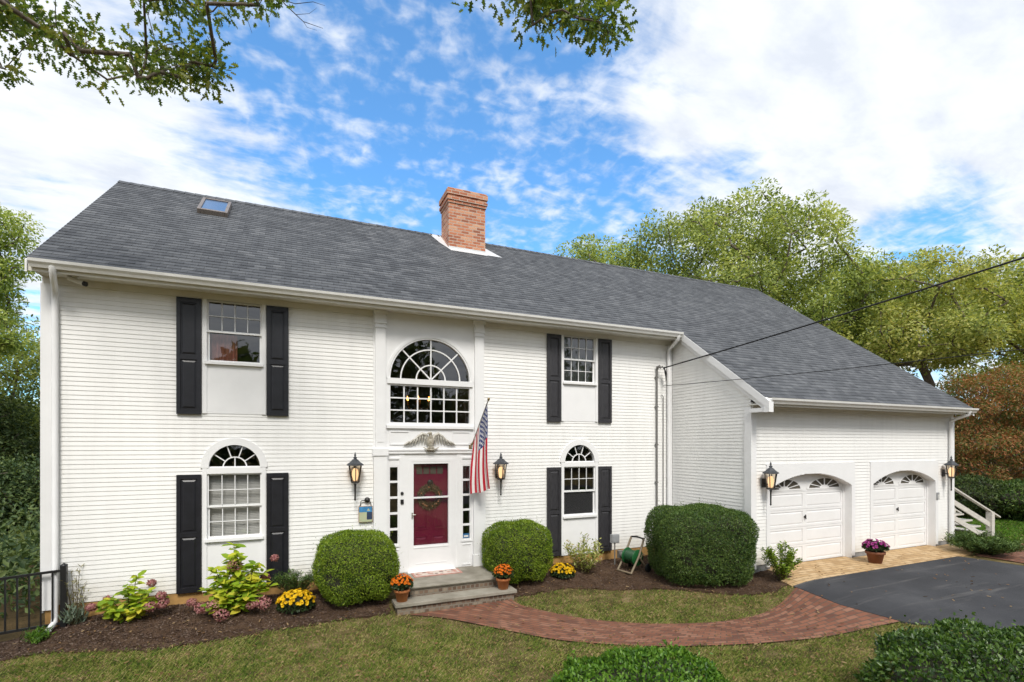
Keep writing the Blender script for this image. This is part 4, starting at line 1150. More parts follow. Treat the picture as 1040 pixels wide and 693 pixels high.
# plaque on its bracket
pq = thing('hanging_plaque', 'small hanging plaque painted with a blue and cream scene, beside the left boxwood', 'plaque', (-1.24, -.016, 1.12))
b = MB(); b.box(-.125, .125, -.034, -.014, -.15, .15); b.build('board', MT['wood'], pq, .004)
b = MB(); b.box(-.115, .115, -.039, -.0345, .04, .14, 0); b.box(-.115, .02, -.039, -.0345, -.14, .039, 1); b.box(.021, .115, -.039, -.0345, -.10, .039, 2); b.box(.021, .115, -.039, -.0345, -.14, -.101, 1)
b.add([(.02, -.041, .06), (.08, -.041, .06), (.05, -.041, .11)], [(0, 1, 2)], 1)
b.build('picture', [MT['sign_blue'], MT['sign_cream'], MT['sign_navy']], pq)
b = MB(); b.lathe([(0, 0), (.05, .0), (.05, .035), (0, .045)], 14); b.v = [(x + .03, -z, y + .26) for x, y, z in b.v]; b.tube([(.03, -.03, .26), (-.08, -.03, .25), (-.10, -.025, .15)], .008, 6); b.tube([(.03, -.03, .26), (.09, -.03, .22), (.10, -.025, .15)], .008, 6)
b.build('hook', MT['bronze'], pq)

# security camera under the left eave
sc_ = thing('security_camera', 'small white bullet camera under the left end of the eave', 'camera', (-5.42, -.20, EAVE_Z - .126))
b = MB(); b.lathe([(0, 0), (.04, 0), (.04, -.02), (0, -.02)], 12); b.tube([(0, 0, -.01), (.02, 0, -.06)], .012, 6); b.build('mount', MT['white_plastic'], sc_)
b = MB(); b.tube([(-.09, .02, -.03), (.10, -.03, -.10)], [.035, .035], 12); b.build('body', MT['white_plastic'], sc_)
b = MB(); b.tube([(.1001, -.03, -.1), (.135, -.04, -.113)], [.036, .036], 12); b.build('lens_hood', MT['black_metal'], sc_)

# keypad on the far garage jamb
kp = thing('garage_keypad', 'small grey keypad on the right jamb of the far garage door', 'keypad', (12.335, GY - .028, 1.12))
b = MB(); b.box(-.045, .045, -.03, 0, -.08, .09); b.build('case', MT['grey_box'], kp, .006)
b = MB()
for r_ in range(4):
    for c_ in range(3): b.box(-.03 + c_ * .022, -.014 + c_ * .022, -.033, -.0305, -.06 + r_ * .025, -.042 + r_ * .025)
b.build('button_field', MT['white_plastic'], kp)

# service mast, meter box, cables
mast = thing('service_mast', 'grey electrical conduit with looped weatherhead running down the siding beside the corner', 'conduit', (5.46, -.05, 0))
b = MB(); b.tube([(0, 0, .0), (0, 0, 4.18)], .022, 8); b.build('conduit', MT['grey_pvc'], mast)
b = MB(); b.tube([(.20, .01, .0), (.20, .01, 3.55), (.15, .01, 3.60)], .010, 6)
b.build('side_conduit', MT['grey_pvc'], mast)
b = MB(); b.tube([(0, 0, 4.18), (0, -.02, 4.24), (.02, -.06, 4.26), (.04, -.10, 4.22)], [.026, .036, .038, .028], 10); b.build('weatherhead', MT['grey_pvc'], mast)
b = MB()
for k in range(3): b.tube([(.05, -.12, 4.26), (.10 + .02 * k, -.17, 4.16 - .03 * k), (.14, -.15, 4.02 - .05 * k), (.16 + .02 * k, -.10, 4.08), (.14, -.10, 4.20), (.16, -.1, 4.24)], .011, 6)
b.build('drip_loop', MT['cable'], mast)
for z in (.6, 1.5, 2.4, 3.3, 4.0): b = MB(); b.box(-.04, .04, -.012, .035, z, z + .025); b.build('strap', MT['grey_pvc'], mast)

def wire(name, label, p0, p1, r, sag):
    p0, p1 = Vector(p0), Vector(p1); n = 30
    pts = [(p0.lerp(p1, i / n) - Vector((0, 0, sag * 4 * (i / n) * (1 - i / n)))) - p0 for i in range(n + 1)]
    b = MB(); b.tube(pts, r, 6); o = b.build(name, MT['cable']); o.location = p0
    return tag(o, label, 'cable', 'overhead cables to the house')
wire('power_cable', 'thick black overhead cable rising from the weatherhead across the garage roof', (5.56, -.18, 4.22), (10.0, -18.15, 7.35), .015, .22)
wire('telephone_cable', 'thin dark overhead cable, lower of the two crossing the garage roof', (5.58, -.12, 3.80), (7.75, -18.15, 3.95), .0065, .22)
up = thing('utility_pole', 'wooden utility pole carrying the overhead cables, outside the view behind the camera', 'pole', (8.9, -18.3, gz(8.9, -18.3)))
b = MB(); b.tube([(0, 0, 0), (0, 0, 8.4)], [.16, .11], 12); b.build('post', MT['bark'], up)
b = MB(); b.box(-1.2, 1.2, .10, .20, 7.7, 7.82); b.build('crossarm', MT['wood'], up)

mt = thing('meter_box', 'small grey outlet box on a stake beside the right shutter', 'outlet box', (3.98, -.45, gz(3.98, -.45)))
b = MB(); b.tube([(0, 0, 0), (0, 0, .55)], .016, 6); b.build('stake', MT['grey_pvc'], mt)
b = MB(); b.box(-.09, .09, -.05, .05, .5, .68); b.box(-.07, .07, -.06, -.0505, .52, .66); b.build('case', MT['grey_box'], mt, .006)
b = MB(); b.lathe([(0, 0), (.06, 0), (.06, .05), (0, .06)], 14); b.v = [(x + .14, -.05 - z, y + .24) for x, y, z in b.v]; b.box(.08, .20, -.049, .03, .16, .32); b.build('junction', MT['grey_pvc'], mt, .004)

# chandelier seen through the great window
cd = thing('chandelier', 'lit brass chandelier hanging behind the great arched window', 'chandelier', (.09, 1.5, 4.47))
b = MB(); b.tube([(0, 0, .44), (0, 0, -1.05)], .012, 6); b.lathe([(0, -1.0), (.04, -1.02), (.06, -1.12), (.03, -1.22), (.05, -1.30), (0, -1.36)], 12)
b.build('stem', MT['brass'], cd)
for k in range(6):
    t = k * math.pi / 3 + .3; c_, s_ = math.cos(t), math.sin(t)
    b = MB(); b.tube([(.03 * c_, .03 * s_, -1.22), (.13 * c_, .13 * s_, -1.30), (.24 * c_, .24 * s_, -1.26), (.27 * c_, .27 * s_, -1.18)], .010, 6); b.lathe([(0, -1.18), (.03, -1.17), (.012, -1.15), (.012, -1.09), (0, -1.09)], 8, (.27 * c_, .27 * s_, 0))
    a = b.build('arm', MT['brass'], cd)
    b = MB(); b.lathe([(0, -1.088), (.016, -1.07), (.018, -1.045), (.008, -1.01), (0, -.99)], 8, (.27 * c_, .27 * s_, 0)); b.build('bulb', MT['candle'], a)

# ------------------------------------------------------------------ front steps, mat, pots
fs = thing('front_steps', 'two-step bluestone stoop with brick risers at the front door', 'steps', (.12, -.7, gz(.12, -1.5)))
def rel(b, o): 
    l = o.location; b.v = [(x - l.x, y - l.y, z - l.z) for x, y, z in b.v]; return b
b = MB(); b.box(-.66, 1.10, -1.06, -.035, -.085, -.058); b.box(-.67, 1.12, -1.09, -.036, -.0575, -.03); rel(b, fs).build('landing_slab', MT['bluestone'], fs, .006)
b = MB(); b.box(-.94, 1.22, -1.40, -1.055, -.255, -.20); rel(b, fs).build('tread_slab', MT['bluestone'], fs, .006)
b = MB(); b.box(-.63, 1.08, -1.04, -.05, -.7, -.086); b.box(-.90, 1.18, -1.36, -1.045, -.8, -.256); rel(b, fs).build('brick_base', MT['stoop_brick'], fs)

dm = thing('doormat', 'faded red and cream patterned doormat at the front door', 'mat', (.03, -.34, -.0295), R(0))
b = MB(); b.box(-.46, .46, -.16, .16, 0, .010); b.build('mat_base', MT['mat_red'], dm)
b = MB(); b.box(-.42, .42, -.125, .125, .0101, .0115)
b.build('border_field', MT['mat_pale'], dm)
b = MB(); rn = random.Random(5)
for k in range(26):
    x, y = rn.uniform(-.38, .38), rn.uniform(-.10, .10); r_ = rn.uniform(.015, .04)
    b.add([(x + r_ * 1.3 * math.cos(q), y + r_ * math.sin(q), .0118 + k * .00006) for q in np.linspace(0, 5.5, 7)], [tuple(range(7))], 1 if k % 4 == 0 else 0)
b.build('pattern', [MT['mat_red'], MT['mat_dark']], dm)

def mum(name, label, loc, spread, h, flower_m, nfl, pot=None, pot_m=None, group=None, seed=0, fsz=.045):
    """a mum: dome of leaves under a cap of blossoms, in a pot or in the ground"""
    rng = np.random.default_rng(seed)
    t = thing(name, label, 'potted plant' if pot else 'flowers', loc, 0, group)
    z0 = 0
    if pot:
        pr, ph = pot; b = MB()
        b.lathe([(0, .004), (pr * .68, 0), (pr * .92, ph * .78), (pr * 1.05, ph * .785), (pr * 1.07, ph), (pr * .93, ph), (pr * .90, ph * .9), (0, ph * .88)], 24); b.build('pot', pot_m, t); z0 = ph * .9
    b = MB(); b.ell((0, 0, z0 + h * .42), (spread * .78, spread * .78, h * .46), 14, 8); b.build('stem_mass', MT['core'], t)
    n = 900; d = unit(rng.normal(size=(n, 3))); d[:, 2] = np.abs(d[:, 2]) * 1.0 - .25
    P = d * np.array([spread, spread, h * .52]) * rng.uniform(.8, 1, (n, 1)) + np.array([0, 0, z0 + h * .42])
    scatter('foliage', P, d + rng.normal(0, .6, (n, 3)), d + rng.normal(0, .4, (n, 3)), .05, .05, (LEAF_V, LEAF_F), MT['mum_leaf'], t)
    d = unit(rng.normal(size=(nfl * 3, 3))); d = d[d[:, 2] > .12][:nfl]; m_ = len(d)
    C = d * np.array([spread * 1.03, spread * 1.03, h * .58]) * rng.uniform(.94, 1.07, (m_, 1)) + np.array([0, 0, z0 + h * .42])
    # each blossom: two rings of petals round its centre
    P, D, N = [], [], []
    for ring, (k, tilt) in enumerate(((10, .25), (7, .75))):
        a = np.linspace(0, 2 * np.pi, k, endpoint=False)
        for q in range(m_):
            nrm = unit(d[q] + rng.normal(0, .15, 3) + np.array([0, -.15, .1])); u = unit(np.cross(nrm, [0.3, .2, 1.0])); w = np.cross(nrm, u)
            dd = np.cos(a + ring * .3)[:, None] * u + np.sin(a + ring * .3)[:, None] * w + nrm * tilt
            D.append(dd); P.append(np.repeat(C[q][None], k, 0)); N.append(np.repeat(nrm[None], k, 0) - dd * .2)
    scatter('blossom_cover', np.concatenate(P), np.concatenate(D), np.concatenate(N), fsz * .62, fsz * .62, (ROUND_V, ROUND_F), flower_m, t)
    return t
GM = 'potted orange mums on the front steps'
mum('potted_mum', 'orange mum in a yellowish terracotta pot at the left end of the lower step', (-.80, -1.22, -.20), .165, .25, MT['mum_orange'], 95, (.125, .20), MT['terracotta'], GM, 1, .038)
mum('potted_mum', 'orange mum in a reddish terracotta pot at the right end of the lower step', (1.02, -1.23, -.20), .165, .25, MT['mum_orange'], 95, (.125, .20), MT['terracotta'], GM, 2, .038)
mum('potted_mum', 'magenta mum in a brown pot between the two garage doors', (9.03, -2.82, gz(8.9, -2.9) + .034), .22, .26, MT['mum_pink'], 60, (.175, .25), MT['terracotta_brown'], None, 3, .055)
mum('yellow_mum', 'yellow mum in the mulch between the hydrangea and the left boxwood', (-2.42, -.80, gz(-2.42, -.8) - .03), .27, .36, MT['mum_yellow'], 150, None, None, 'yellow mums in the mulch beds', 4, .050)
mum('yellow_mum', 'yellow mum in the mulch just right of the right boxwood', (2.53, -.72, gz(2.53, -.72) - .03), .23, .30, MT['mum_yellow'], 110, None, None, 'yellow mums in the mulch beds', 5, .046)

# ------------------------------------------------------------------ shrubs
def superell(d, r, e):
    """point on a rounded box along direction d"""
    q = (np.abs(d / r) ** e).sum(1) ** (-1 / e); return d * q[:, None]
def clipped(name, label, loc, r, e, n, leaf, m, seed, rotz=0, cat='bush', group=None, rough=.035, tmpl=(LEAF_V, LEAF_F), zfac=1.0, low=-.82, wide=.62, hairy=400, core=.87, tap=.16, hole=.9):
    rng = np.random.default_rng(seed)
    r = np.array(r)
    t = thing(name, label, cat, loc, rotz, group)
    def lump(d): 
        return 1 + rough * (np.sin(d[:, 0] * 5 + seed) * np.sin(d[:, 1] * 6.1 + 2) + .7 * np.sin(d[:, 2] * 8 + d[:, 0] * 7 + seed * 2) + .5 * np.sin(d[:, 1] * 15 + d[:, 2] * 13))
    nu, nv = 40, 24
    V = []
    for i in range(nv + 1):
        th = math.pi * i / nv
        for k in range(nu): V.append((math.sin(th) * math.cos(2 * math.pi * k / nu), math.sin(th) * math.sin(2 * math.pi * k / nu), math.cos(th)))
    def taper(P):
        k = 1 - tap * np.clip(.55 - P[:, 2] / (2 * r[2]), 0, 1) ** 1.5 * 2
        P[:, 0] *= k; P[:, 1] *= k; return P
    d = np.array(V); d = unit(d + 1e-6)
    P = superell(d, r, e) * lump(d)[:, None] * core; P[:, 2] = np.maximum(P[:, 2], r[2] * low) + r[2]; P = taper(P)
    F = np.array([(i * nu + k, (i + 1) * nu + k, (i + 1) * nu + (k + 1) % nu, i * nu + (k + 1) % nu) for i in range(nv) for k in range(nu)])
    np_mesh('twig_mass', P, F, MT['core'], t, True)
    d = unit(rng.normal(size=(n, 3)))
    # even out density over the box-like shape
    P = superell(d, r, e); n0 = unit(np.sign(P) * np.abs(P / r) ** (e - 1) / r); area = np.linalg.norm(P, axis=1) ** 2 / np.maximum((n0 * d).sum(1), .25); keep = rng.uniform(0, np.percentile(area, 97), n) < area
    d = d[keep]; P = P[keep]; k = P[:, 2] > r[2] * low; d, P = d[k], P[k]
    hol = np.sin(d[:, 0] * 9 + seed) * np.sin(d[:, 1] * 8 + 1.3 * seed) + np.sin(d[:, 2] * 11 + d[:, 0] * 6) * .8
    k = ~((hol > hole) & (d[:, 2] < .15) & (rng.uniform(0, 1, len(d)) < .75)); d, P = d[k], P[k]
    nrm = unit(np.sign(P) * np.abs(P / r) ** (e - 1) / r)
    depth = rng.beta(2.2, 1.1, (len(P), 1)); depth = .90 + .12 * depth
    P = P * lump(d)[:, None] * depth; P[:, 2] += r[2]; P = taper(P)
    D = nrm * .5 + rng.normal(0, .75, P.shape) + np.array([0, 0, .35]); N = nrm + rng.normal(0, .55, P.shape)
    L = leaf * rng.uniform(.7, 1.3, len(P))
    # sprigs that escaped the shears
    k = rng.choice(len(P), max(14, len(P) // hairy)); Q = P[k]; o = []
    for s_ in range(5): o.append(Q + nrm[k] * (.02 * s_) * rng.uniform(.4, 1.6, (len(k), 1)) + np.array([0, 0, .008 * s_]))
    Q = np.concatenate(o); P = np.concatenate([P, Q]); D = np.concatenate([D, rng.normal(0, 1, Q.shape) + np.array([0, 0, .8])]); N = np.concatenate([N, rng.normal(0, 1, Q.shape)]); L = np.concatenate([L, np.full(len(Q), leaf)])
    scatter('foliage', P, D, N, L, L * wide, tmpl, m, t)
    return t
GB = 'round clipped boxwoods either side of the front door'
clipped('boxwood', 'round clipped boxwood left of the front steps', (-1.46, -.66, -.30), (.66, .60, .60), 2.9, 52000, .031, MT['boxwood'], 1, group=GB)
clipped('boxwood', 'round clipped boxwood right of the front steps, just left of the yellow mum', (1.57, -.62, -.29), (.635, .58, .585), 2.9, 50000, .031, MT['boxwood'], 2, group=GB)
clipped('hedge_bush', 'large dark green clipped box-shaped hedge in front of the garage return wall', (4.92, -1.95, -.33), (.88, .86, .735), 4.6, 110000, .036, MT['hedge'], 3, rotz=R(-20), rough=.03)
clipped('laurel_bush', 'broad glossy-leaved bush in the bottom right foreground', tuple(at(1020, 693, 5.0).xy) + (-.45,), (1.25, .85, .435), 2.9, 52000, .046, MT['laurel'], 4, rough=.07, wide=.75, tmpl=(ROUND_V, ROUND_F), hairy=150, core=.8, tap=0, hole=9)
clipped('low_bush', 'bright green low bush at the bottom edge in the middle foreground', tuple(at(648, 693, 5.0).xy) + (-.45,), (1.02, .62, .335), 2.4, 40000, .042, MT['fresh_leaf'], 5, rough=.07, wide=.75, tmpl=(ROUND_V, ROUND_F), hairy=150, core=.8, tap=0, hole=9)

def loose(name, label, loc, spread, h, m, n, leaf, stems, seed, cat='shrub', wide=.5, tmpl=(LEAF_V, LEAF_F), up=.6, group=None, stem_m='stem', flat=.5):
    """open shrub: stems from the ground, leaves along them"""
    rng = np.random.default_rng(seed)
    t = thing(name, label, cat, loc, 0, group)
    b = MB(); P = []; D = []
    for s_ in range(stems):
        a = rng.uniform(0, 2 * np.pi); rr = spread * np.sqrt(rng.uniform(.02, 1)); hh = h * rng.uniform(.55, 1) * (1 - .35 * (rr / spread) ** 2)
        p0 = np.array([rr * .15 * np.cos(a), rr * .15 * np.sin(a), 0]); p2 = np.array([rr * np.cos(a), rr * np.sin(a), hh]); p1 = (p0 + p2) / 2 + np.array([0, 0, hh * .18])
        pts = [(1 - u) ** 2 * p0 + 2 * u * (1 - u) * p1 + u * u * p2 for u in np.linspace(0, 1, 7)]
        b.tube(pts, [.007 * (1 - .7 * u) for u in np.linspace(0, 1, 7)], 5)
        k = n // stems; u = rng.beta(2.2, 1.1, k)[:, None]
        q = (1 - u) ** 2 * p0 + 2 * u * (1 - u) * p1 + u * u * p2
        P.append(q + rng.normal(0, leaf * .35, q.shape)); ang = rng.uniform(0, 6.28, k)
        D.append(np.stack([np.cos(ang), np.sin(ang), rng.normal(up, .4, k)], 1))
    b.build('stems', MT[stem_m], t)
    P = np.concatenate(P); D = np.concatenate(D); P[:, 2] = np.maximum(P[:, 2], .02)
    L = leaf * rng.uniform(.6, 1.25, len(P))
    scatter('foliage', P, D, np.array([0, 0, 1]) + rng.normal(0, flat, P.shape), L, L * wide, tmpl, m, t)
    return t
def hydrangea(label, loc, canes, heads, leaf, seed):
    """hydrangea: stout canes, broad leaves in pairs, faded flower heads"""
    rng = np.random.default_rng(seed)
    t = thing('hydrangea', label, 'hydrangea', loc, 0, 'hydrangeas below the left windows')
    b = MB(); P = []; D = []; N = []
    for (x, y, z, bend) in canes:
        p0 = np.array([x * .25, y * .25 + .02, 0]); p2 = np.array([x, y, z]); p1 = (p0 + p2) / 2 + np.array([x * -.1, 0, z * .15 + bend])
        us = np.linspace(0, 1, 9); pts = [(1 - u) ** 2 * p0 + 2 * u * (1 - u) * p1 + u * u * p2 for u in us]
        b.tube(pts, [.010 * (1 - .6 * u) for u in us], 5)
        a0 = rng.uniform(0, 6.28)
        for k, u in enumerate(np.linspace(.24, 1, 10)):
            q = (1 - u) ** 2 * p0 + 2 * u * (1 - u) * p1 + u * u * p2
            for s_ in range(3 if u < .95 else 5):
                a = a0 + k * 1.9 + s_ * 6.28 / (3 if u < .95 else 5) + rng.normal(0, .25)
                P.append(q + rng.normal(0, .012, 3)); dz = rng.normal(.05, .3); D.append((math.cos(a), math.sin(a) - .15, dz)); N.append((rng.normal(0, .3), rng.normal(-.35, .3), 1))
    b.build('canes', MT['stem'], t)
    P, D, N = np.array(P), np.array(D), np.array(N); L = leaf * rng.uniform(.55, 1.2, len(P))
    scatter('foliage', P, D, N, L, L * .78, (ROUND_V, ROUND_F), MT['hyd_leaf'], t)
    for (x, y, z, r_) in heads:
        if z < .2: z += .10; x *= .88; y *= .85
        r_ *= 1.2; n = 170; d = unit(rng.normal(size=(n, 3))); Q = d * r_ * rng.uniform(.75, 1, (n, 1)) * np.array([1, 1, .8]) + np.array([x, y, z])
        scatter('flower_head', Q, np.cross(d, rng.normal(size=(n, 3))) + d * .2, d, .034, .034, (ROUND_V, ROUND_F), MT['hyd_flower'], t)
    return t
hydrangea('low pale green hydrangea with faded pink heads, near the fence end of the bed', (-4.72, -.42, gz(-4.7, -.42)),
          [(-.35, 0, .25, 0), (-.20, -.1, .36, 0), (.0, -.05, .50, .02), (.08, .05, .62, .02), (.25, -.1, .42, 0), (.38, 0, .30, 0), (-.1, -.2, .22, 0), (.2, -.22, .22, 0)],
          [(-.44, -.05, .26, .055), (.42, -.08, .34, .06), (.28, .02, .52, .05), (.30, -.2, .22, .07), (.45, .0, .22, .05), (-.28, .05, .33, .04), (.5, -.15, .12, .06)], .16, 11)
hydrangea('tall leafy yellow-green hydrangea with pink heads under the lower left window', (-3.28, -.62, gz(-3.28, -.62)),
          [(-.42, 0, .42, 0), (-.25, -.1, .62, .02), (-.05, 0, .85, .03), (-.04, .04, 1.06, .04), (.18, -.05, .66, 0), (.36, 0, .60, 0), (.46, -.1, .42, 0), (-.15, -.2, .34, 0), (.15, -.25, .30, 0), (.05, -.2, .5, 0), (.02, -.12, .95, .03), (-.3, -.1, .75, .02), (.28, -.1, .78, .02), (-.35, -.2, .22, 0), (-.1, -.1, .72, 0), (.3, -.15, .5, 0)],
          [(-.02, -.10, .78, .095), (.54, .02, .82, .05), (-.62, .1, .22, .06), (-.34, -.22, .10, .09), (-.52, -.15, .08, .08), (-.20, -.34, -.01, .09), (.44, -.3, .09, .10), (.25, -.32, .08, .06), (.40, .05, .52, .06)], .17, 12)
loose('dark_shrub', 'dark green spiky shrub beside the left shutter behind the yellow mum', (-2.42, -.36, gz(-2.4, -.36)), .40, .62, MT['hedge'], 2600, .055, 40, 13, wide=.35)
loose('azalea', 'pale yellow-green open shrub with pinkish leaves below the lower right window', (3.10, -.66, gz(3.1, -.66)), .48, .80, MT['azalea'], 1000, .085, 30, 14, wide=.55)
loose('corner_shrub', 'small green shrub at the garage corner left of the nearer garage door', (6.14, -2.84, gz(6.14, -2.84)), .36, .78, MT['boxwood'], 2200, .065, 26, 15, wide=.6)
loose('silver_plant', 'grey-green lavender clump beside the fence post', (-5.42, -.22, gz(-5.42, -.22)),   .13, .34, MT['lavender'], 300, .10, 22, 16, 'plant', .18, (STRIP_V, STRIP_F), 1.6)
loose('straw_weed', 'tall pale yellow weed stalks against the siding by the fence post', (-5.46, -.10, gz(-5.46, -.1)), .13, .98, MT['weed'], 130, .07, 9, 17, 'plant', .35, up=1.0)
loose('grass_tuft', 'small green herb clump in front of the iron fence', (-5.76, -.50, gz(-5.76, -.5)), .17, .20, MT['fresh_leaf'], 500, .07, 26, 18, 'plant', .2, (STRIP_V, STRIP_F), 1.0)
for k, (x, y, s_) in enumerate(((11.95, -2.9, .75), (12.9, -3.1, .8))):
    pass
loose('juniper', 'low spreading juniper at the far end of the paver apron', (12.45, -3.22, gz(12.4, -3.2)), .78, .52, MT['juniper'], 8000, .085, 90, 19, wide=.4)

# ------------------------------------------------------------------ trees
def tree(name, label, base, trunk_top, crown, n_clusters, leaves_per, leaf, m, seed, cat='tree', group=None, r_tip=.02, r_pow=.46, cluster_r=.75, flat=.62, lean=(0, 0), hollow=.35, tmpl=(LEAF_V, LEAF_F), extra=None, step=.7, wide=.62, limbs=(), girth=None, gap=.72):
    """base: point on the ground; crown: list of (centre relative to base, radii); limbs grow to leaf clusters"""
    rng = np.random.default_rng(seed)
    t = thing(name, label, cat, base, 0, group)
    vols = np.array([a[1][0] * a[1][1] * a[1][2] for a in crown]); vols = vols / vols.sum()
    C = []
    tries = 0
    mind = cluster_r * gap
    while len(C) < n_clusters and tries < n_clusters * 30:
        tries += 1
        c, r = crown[rng.choice(len(crown), p=vols)]
        d = unit(rng.normal(size=(1, 3)))[0] * rng.uniform(hollow, 1) ** .6
        q = np.array(c) + d * np.array(r)
        if q[2] < .5: continue
        if C and np.min(np.linalg.norm(np.array(C) - q, axis=1)) < mind: continue
        C.append(q)
    C = np.array(C)
    if extra is not None: C = np.concatenate([C, np.array(extra)]) if len(C) else np.array(extra)
    h = trunk_top
    nodes = [np.array([lean[0] * u * u * h, lean[1] * u * u * h, h * u - .2 * (1 - u)]) + (rng.normal(0, .06, 3) * np.array([1, 1, 0]) * (1 if u > 0 else 0)) for u in np.linspace(0, 1, 8)]
    par = [-1] + list(range(7))
    for lb in limbs:
        prev = 7
        for q in lb: nodes.append(np.array(q, float)); par.append(prev); prev = len(nodes) - 1
    core = len(nodes)
    top = nodes[-1]
    order = np.argsort(np.linalg.norm(C - top * np.array([1, 1, .8]), axis=1))
    ends = []
    for ci in order:
        c = C[ci]; A = np.array(nodes); A2 = A[3:]
        v = c - A2; dist = np.linalg.norm(v, axis=1)
        cost = dist * (1 + .9 * np.clip((A2[:, 2] - c[2] + .2 * dist) / np.maximum(dist, .01), 0, 2))
        i = int(np.argmin(cost)) + 3
        p0 = A[i]; L = np.linalg.norm(c - p0); k = max(1, int(L / step)); prev = i
        mid = (p0 + c) / 2 + np.array([0, 0, .10 * L]) + rng.normal(0, .10 * min(L, 2.0), 3)
        for s_ in range(1, k + 1):
            u = s_ / k; q = (1 - u) ** 2 * p0 + 2 * u * (1 - u) * mid + u * u * c
            nodes.append(q); par.append(prev); prev = len(nodes) - 1
        ends.append(prev)
    cnt = np.zeros(len(nodes))
    for e in ends: cnt[e] += 1
    for i in range(len(nodes) - 1, 0, -1): cnt[par[i]] += cnt[i]
    rad = r_tip * np.maximum(cnt, 1) ** r_pow
    if girth: rad[:8] = np.maximum(rad[:8], girth * np.linspace(1, .7, 8)); rad[8:core] = np.maximum(rad[8:core], girth * .35)
    rad[:3] *= np.array([1.35, 1.12, 1.04])
    b = MB(); N = np.array(nodes)
    VV, FF = [], []; K = 6; ang = np.arange(K) * 2 * np.pi / K
    for i in range(1, len(nodes)):
        p, q = N[par[i]], N[i]; d = unit(q - p)
        ref = np.array([0, 0, 1.]) if abs(d[2]) < .9 else np.array([1., 0, 0]); u = unit(np.cross(d, ref)); w = np.cross(d, u)
        ra = rad[par[i]] if par[i] < 8 and i < 8 else min(rad[par[i]], rad[i] * 1.25); rb = rad[i]
        o = len(VV) * K * 2
        ring = np.cos(ang)[:, None] * u + np.sin(ang)[:, None] * w
        VV.append(np.concatenate([p + ring * ra - d * ra * .3, q + ring * rb + d * rb * .3]))
        FF += [(o + k, o + (k + 1) % K, o + K + (k + 1) % K, o + K + k) for k in range(K)]
    np_mesh('trunk', np.concatenate(VV), np.array(FF), MT['bark'], t, True)
    # leaves in flattened tufts round each twig end
    lp = np.maximum(6, (leaves_per * rng.uniform(.45, 1.4, len(C))).astype(int))
    if leaves_per > 0:
        ctr = np.repeat(C, lp, axis=0); n = len(ctr)
        off = rng.normal(0, 1, (n, 3)); off = unit(off) * (rng.uniform(0, 1, (n, 1)) ** .36) * cluster_r * np.array([1, 1, flat])
        P = ctr + off
        out = unit(P - np.mean(C, axis=0))
        D = unit(off) + rng.normal(0, .7, (n, 3)) + np.array([0, 0, -.2]); Nn = np.array([0, 0, 1.0]) + out * .5 + rng.normal(0, .55, (n, 3))
        L = leaf * rng.uniform(.65, 1.3, n)
        scatter('crown', P, D, Nn, L, L * wide, tmpl, m, t)
    return t

def base_at(px, depth):
    p = at(px, 452, depth); return (p.x, p.y, gz(p.x, p.y))
def crown_at(base, lobes, depth):
    """lobes: (px, py, half width px, half height px, depth offset)"""
    out = []
    for px, py, wpx, hpx, dd in lobes:
        d = depth + dd; p = at(px, py, d) - Vector(base); k = d / 507
        wpx = max(wpx - 9, 10); hpx = max(hpx - 13, 8)            # room for the tufts round the twig ends
        out.append(((p.x, p.y, p.z), (wpx * k, wpx * k * .9, hpx * k)))
    return out
GT = 'green oaks behind the garage'
B = base_at(770, 24)
tree('oak_tree', 'broad green oak with the tallest crown, directly behind the garage roof', B, 6.5, crown_at(B, [(700, 262, 72, 55, 0), (760, 232, 62, 42, .5), (805, 258, 66, 58, -1), (735, 300, 90, 40, 0), (840, 310, 62, 60, -1), (650, 272, 38, 34, 1), (600, 262, 34, 24, 2)], 24), 170, 330, .16, MT['oak_leaf'], 21, group=GT, cluster_r=.74, r_tip=.018, wide=.85, gap=1.25, flat=.8, hollow=.5)
B = base_at(585, 34)
tree('oak_tree', 'smaller light green oak peeping over the ridge right of the chimney', B, 8, crown_at(B, [(598, 262, 34, 26, 0), (625, 272, 36, 30, 0), (590, 310, 50, 40, 0)], 34), 60, 340, .20, MT['oak_light'], 22, group=GT, cluster_r=1.05, wide=.85, gap=1.08, flat=.72, hollow=.55)
B = base_at(945, 22)
tree('oak_tree', 'yellow-green oak right of the tallest one, behind the far garage corner', B, 5.2, crown_at(B, [(905, 300, 60, 40, 0), (955, 288, 58, 40, 0), (990, 320, 56, 46, .5), (930, 345, 80, 40, 0), (880, 345, 50, 45, 0), (1015, 285, 45, 30, 1), (1060, 330, 50, 50, 0)], 22), 140, 310, .15, MT['oak_olive'], 23, group=GT, cluster_r=.66, r_tip=.018, wide=.85, gap=1.28, flat=.8, hollow=.45)
B = base_at(865, 32)
tree('oak_tree', 'pale sunlit oak filling the gap between the two larger oaks', B, 7, crown_at(B, [(870, 290, 60, 34, 0), (850, 340, 80, 50, 0), (930, 330, 70, 50, 0), (910,275,40,20,0)], 32), 115, 340, .20, MT['oak_light'], 24, group=GT, cluster_r=1.0, wide=.85, gap=1.12, flat=.72, hollow=.55)
B = base_at(1045, 30)
tree('oak_tree', 'open-branched olive oak at the right edge behind the red maple', B, 8, crown_at(B, [(1030, 300, 50, 46, 0), (1000, 360, 60, 40, 0), (1080, 330, 60, 80, 0)], 30), 75, 330, .19, MT['oak_olive'], 25, group=GT, cluster_r=.95, wide=.85, gap=1.15, flat=.72, hollow=.55)
B = base_at(1008, 19)
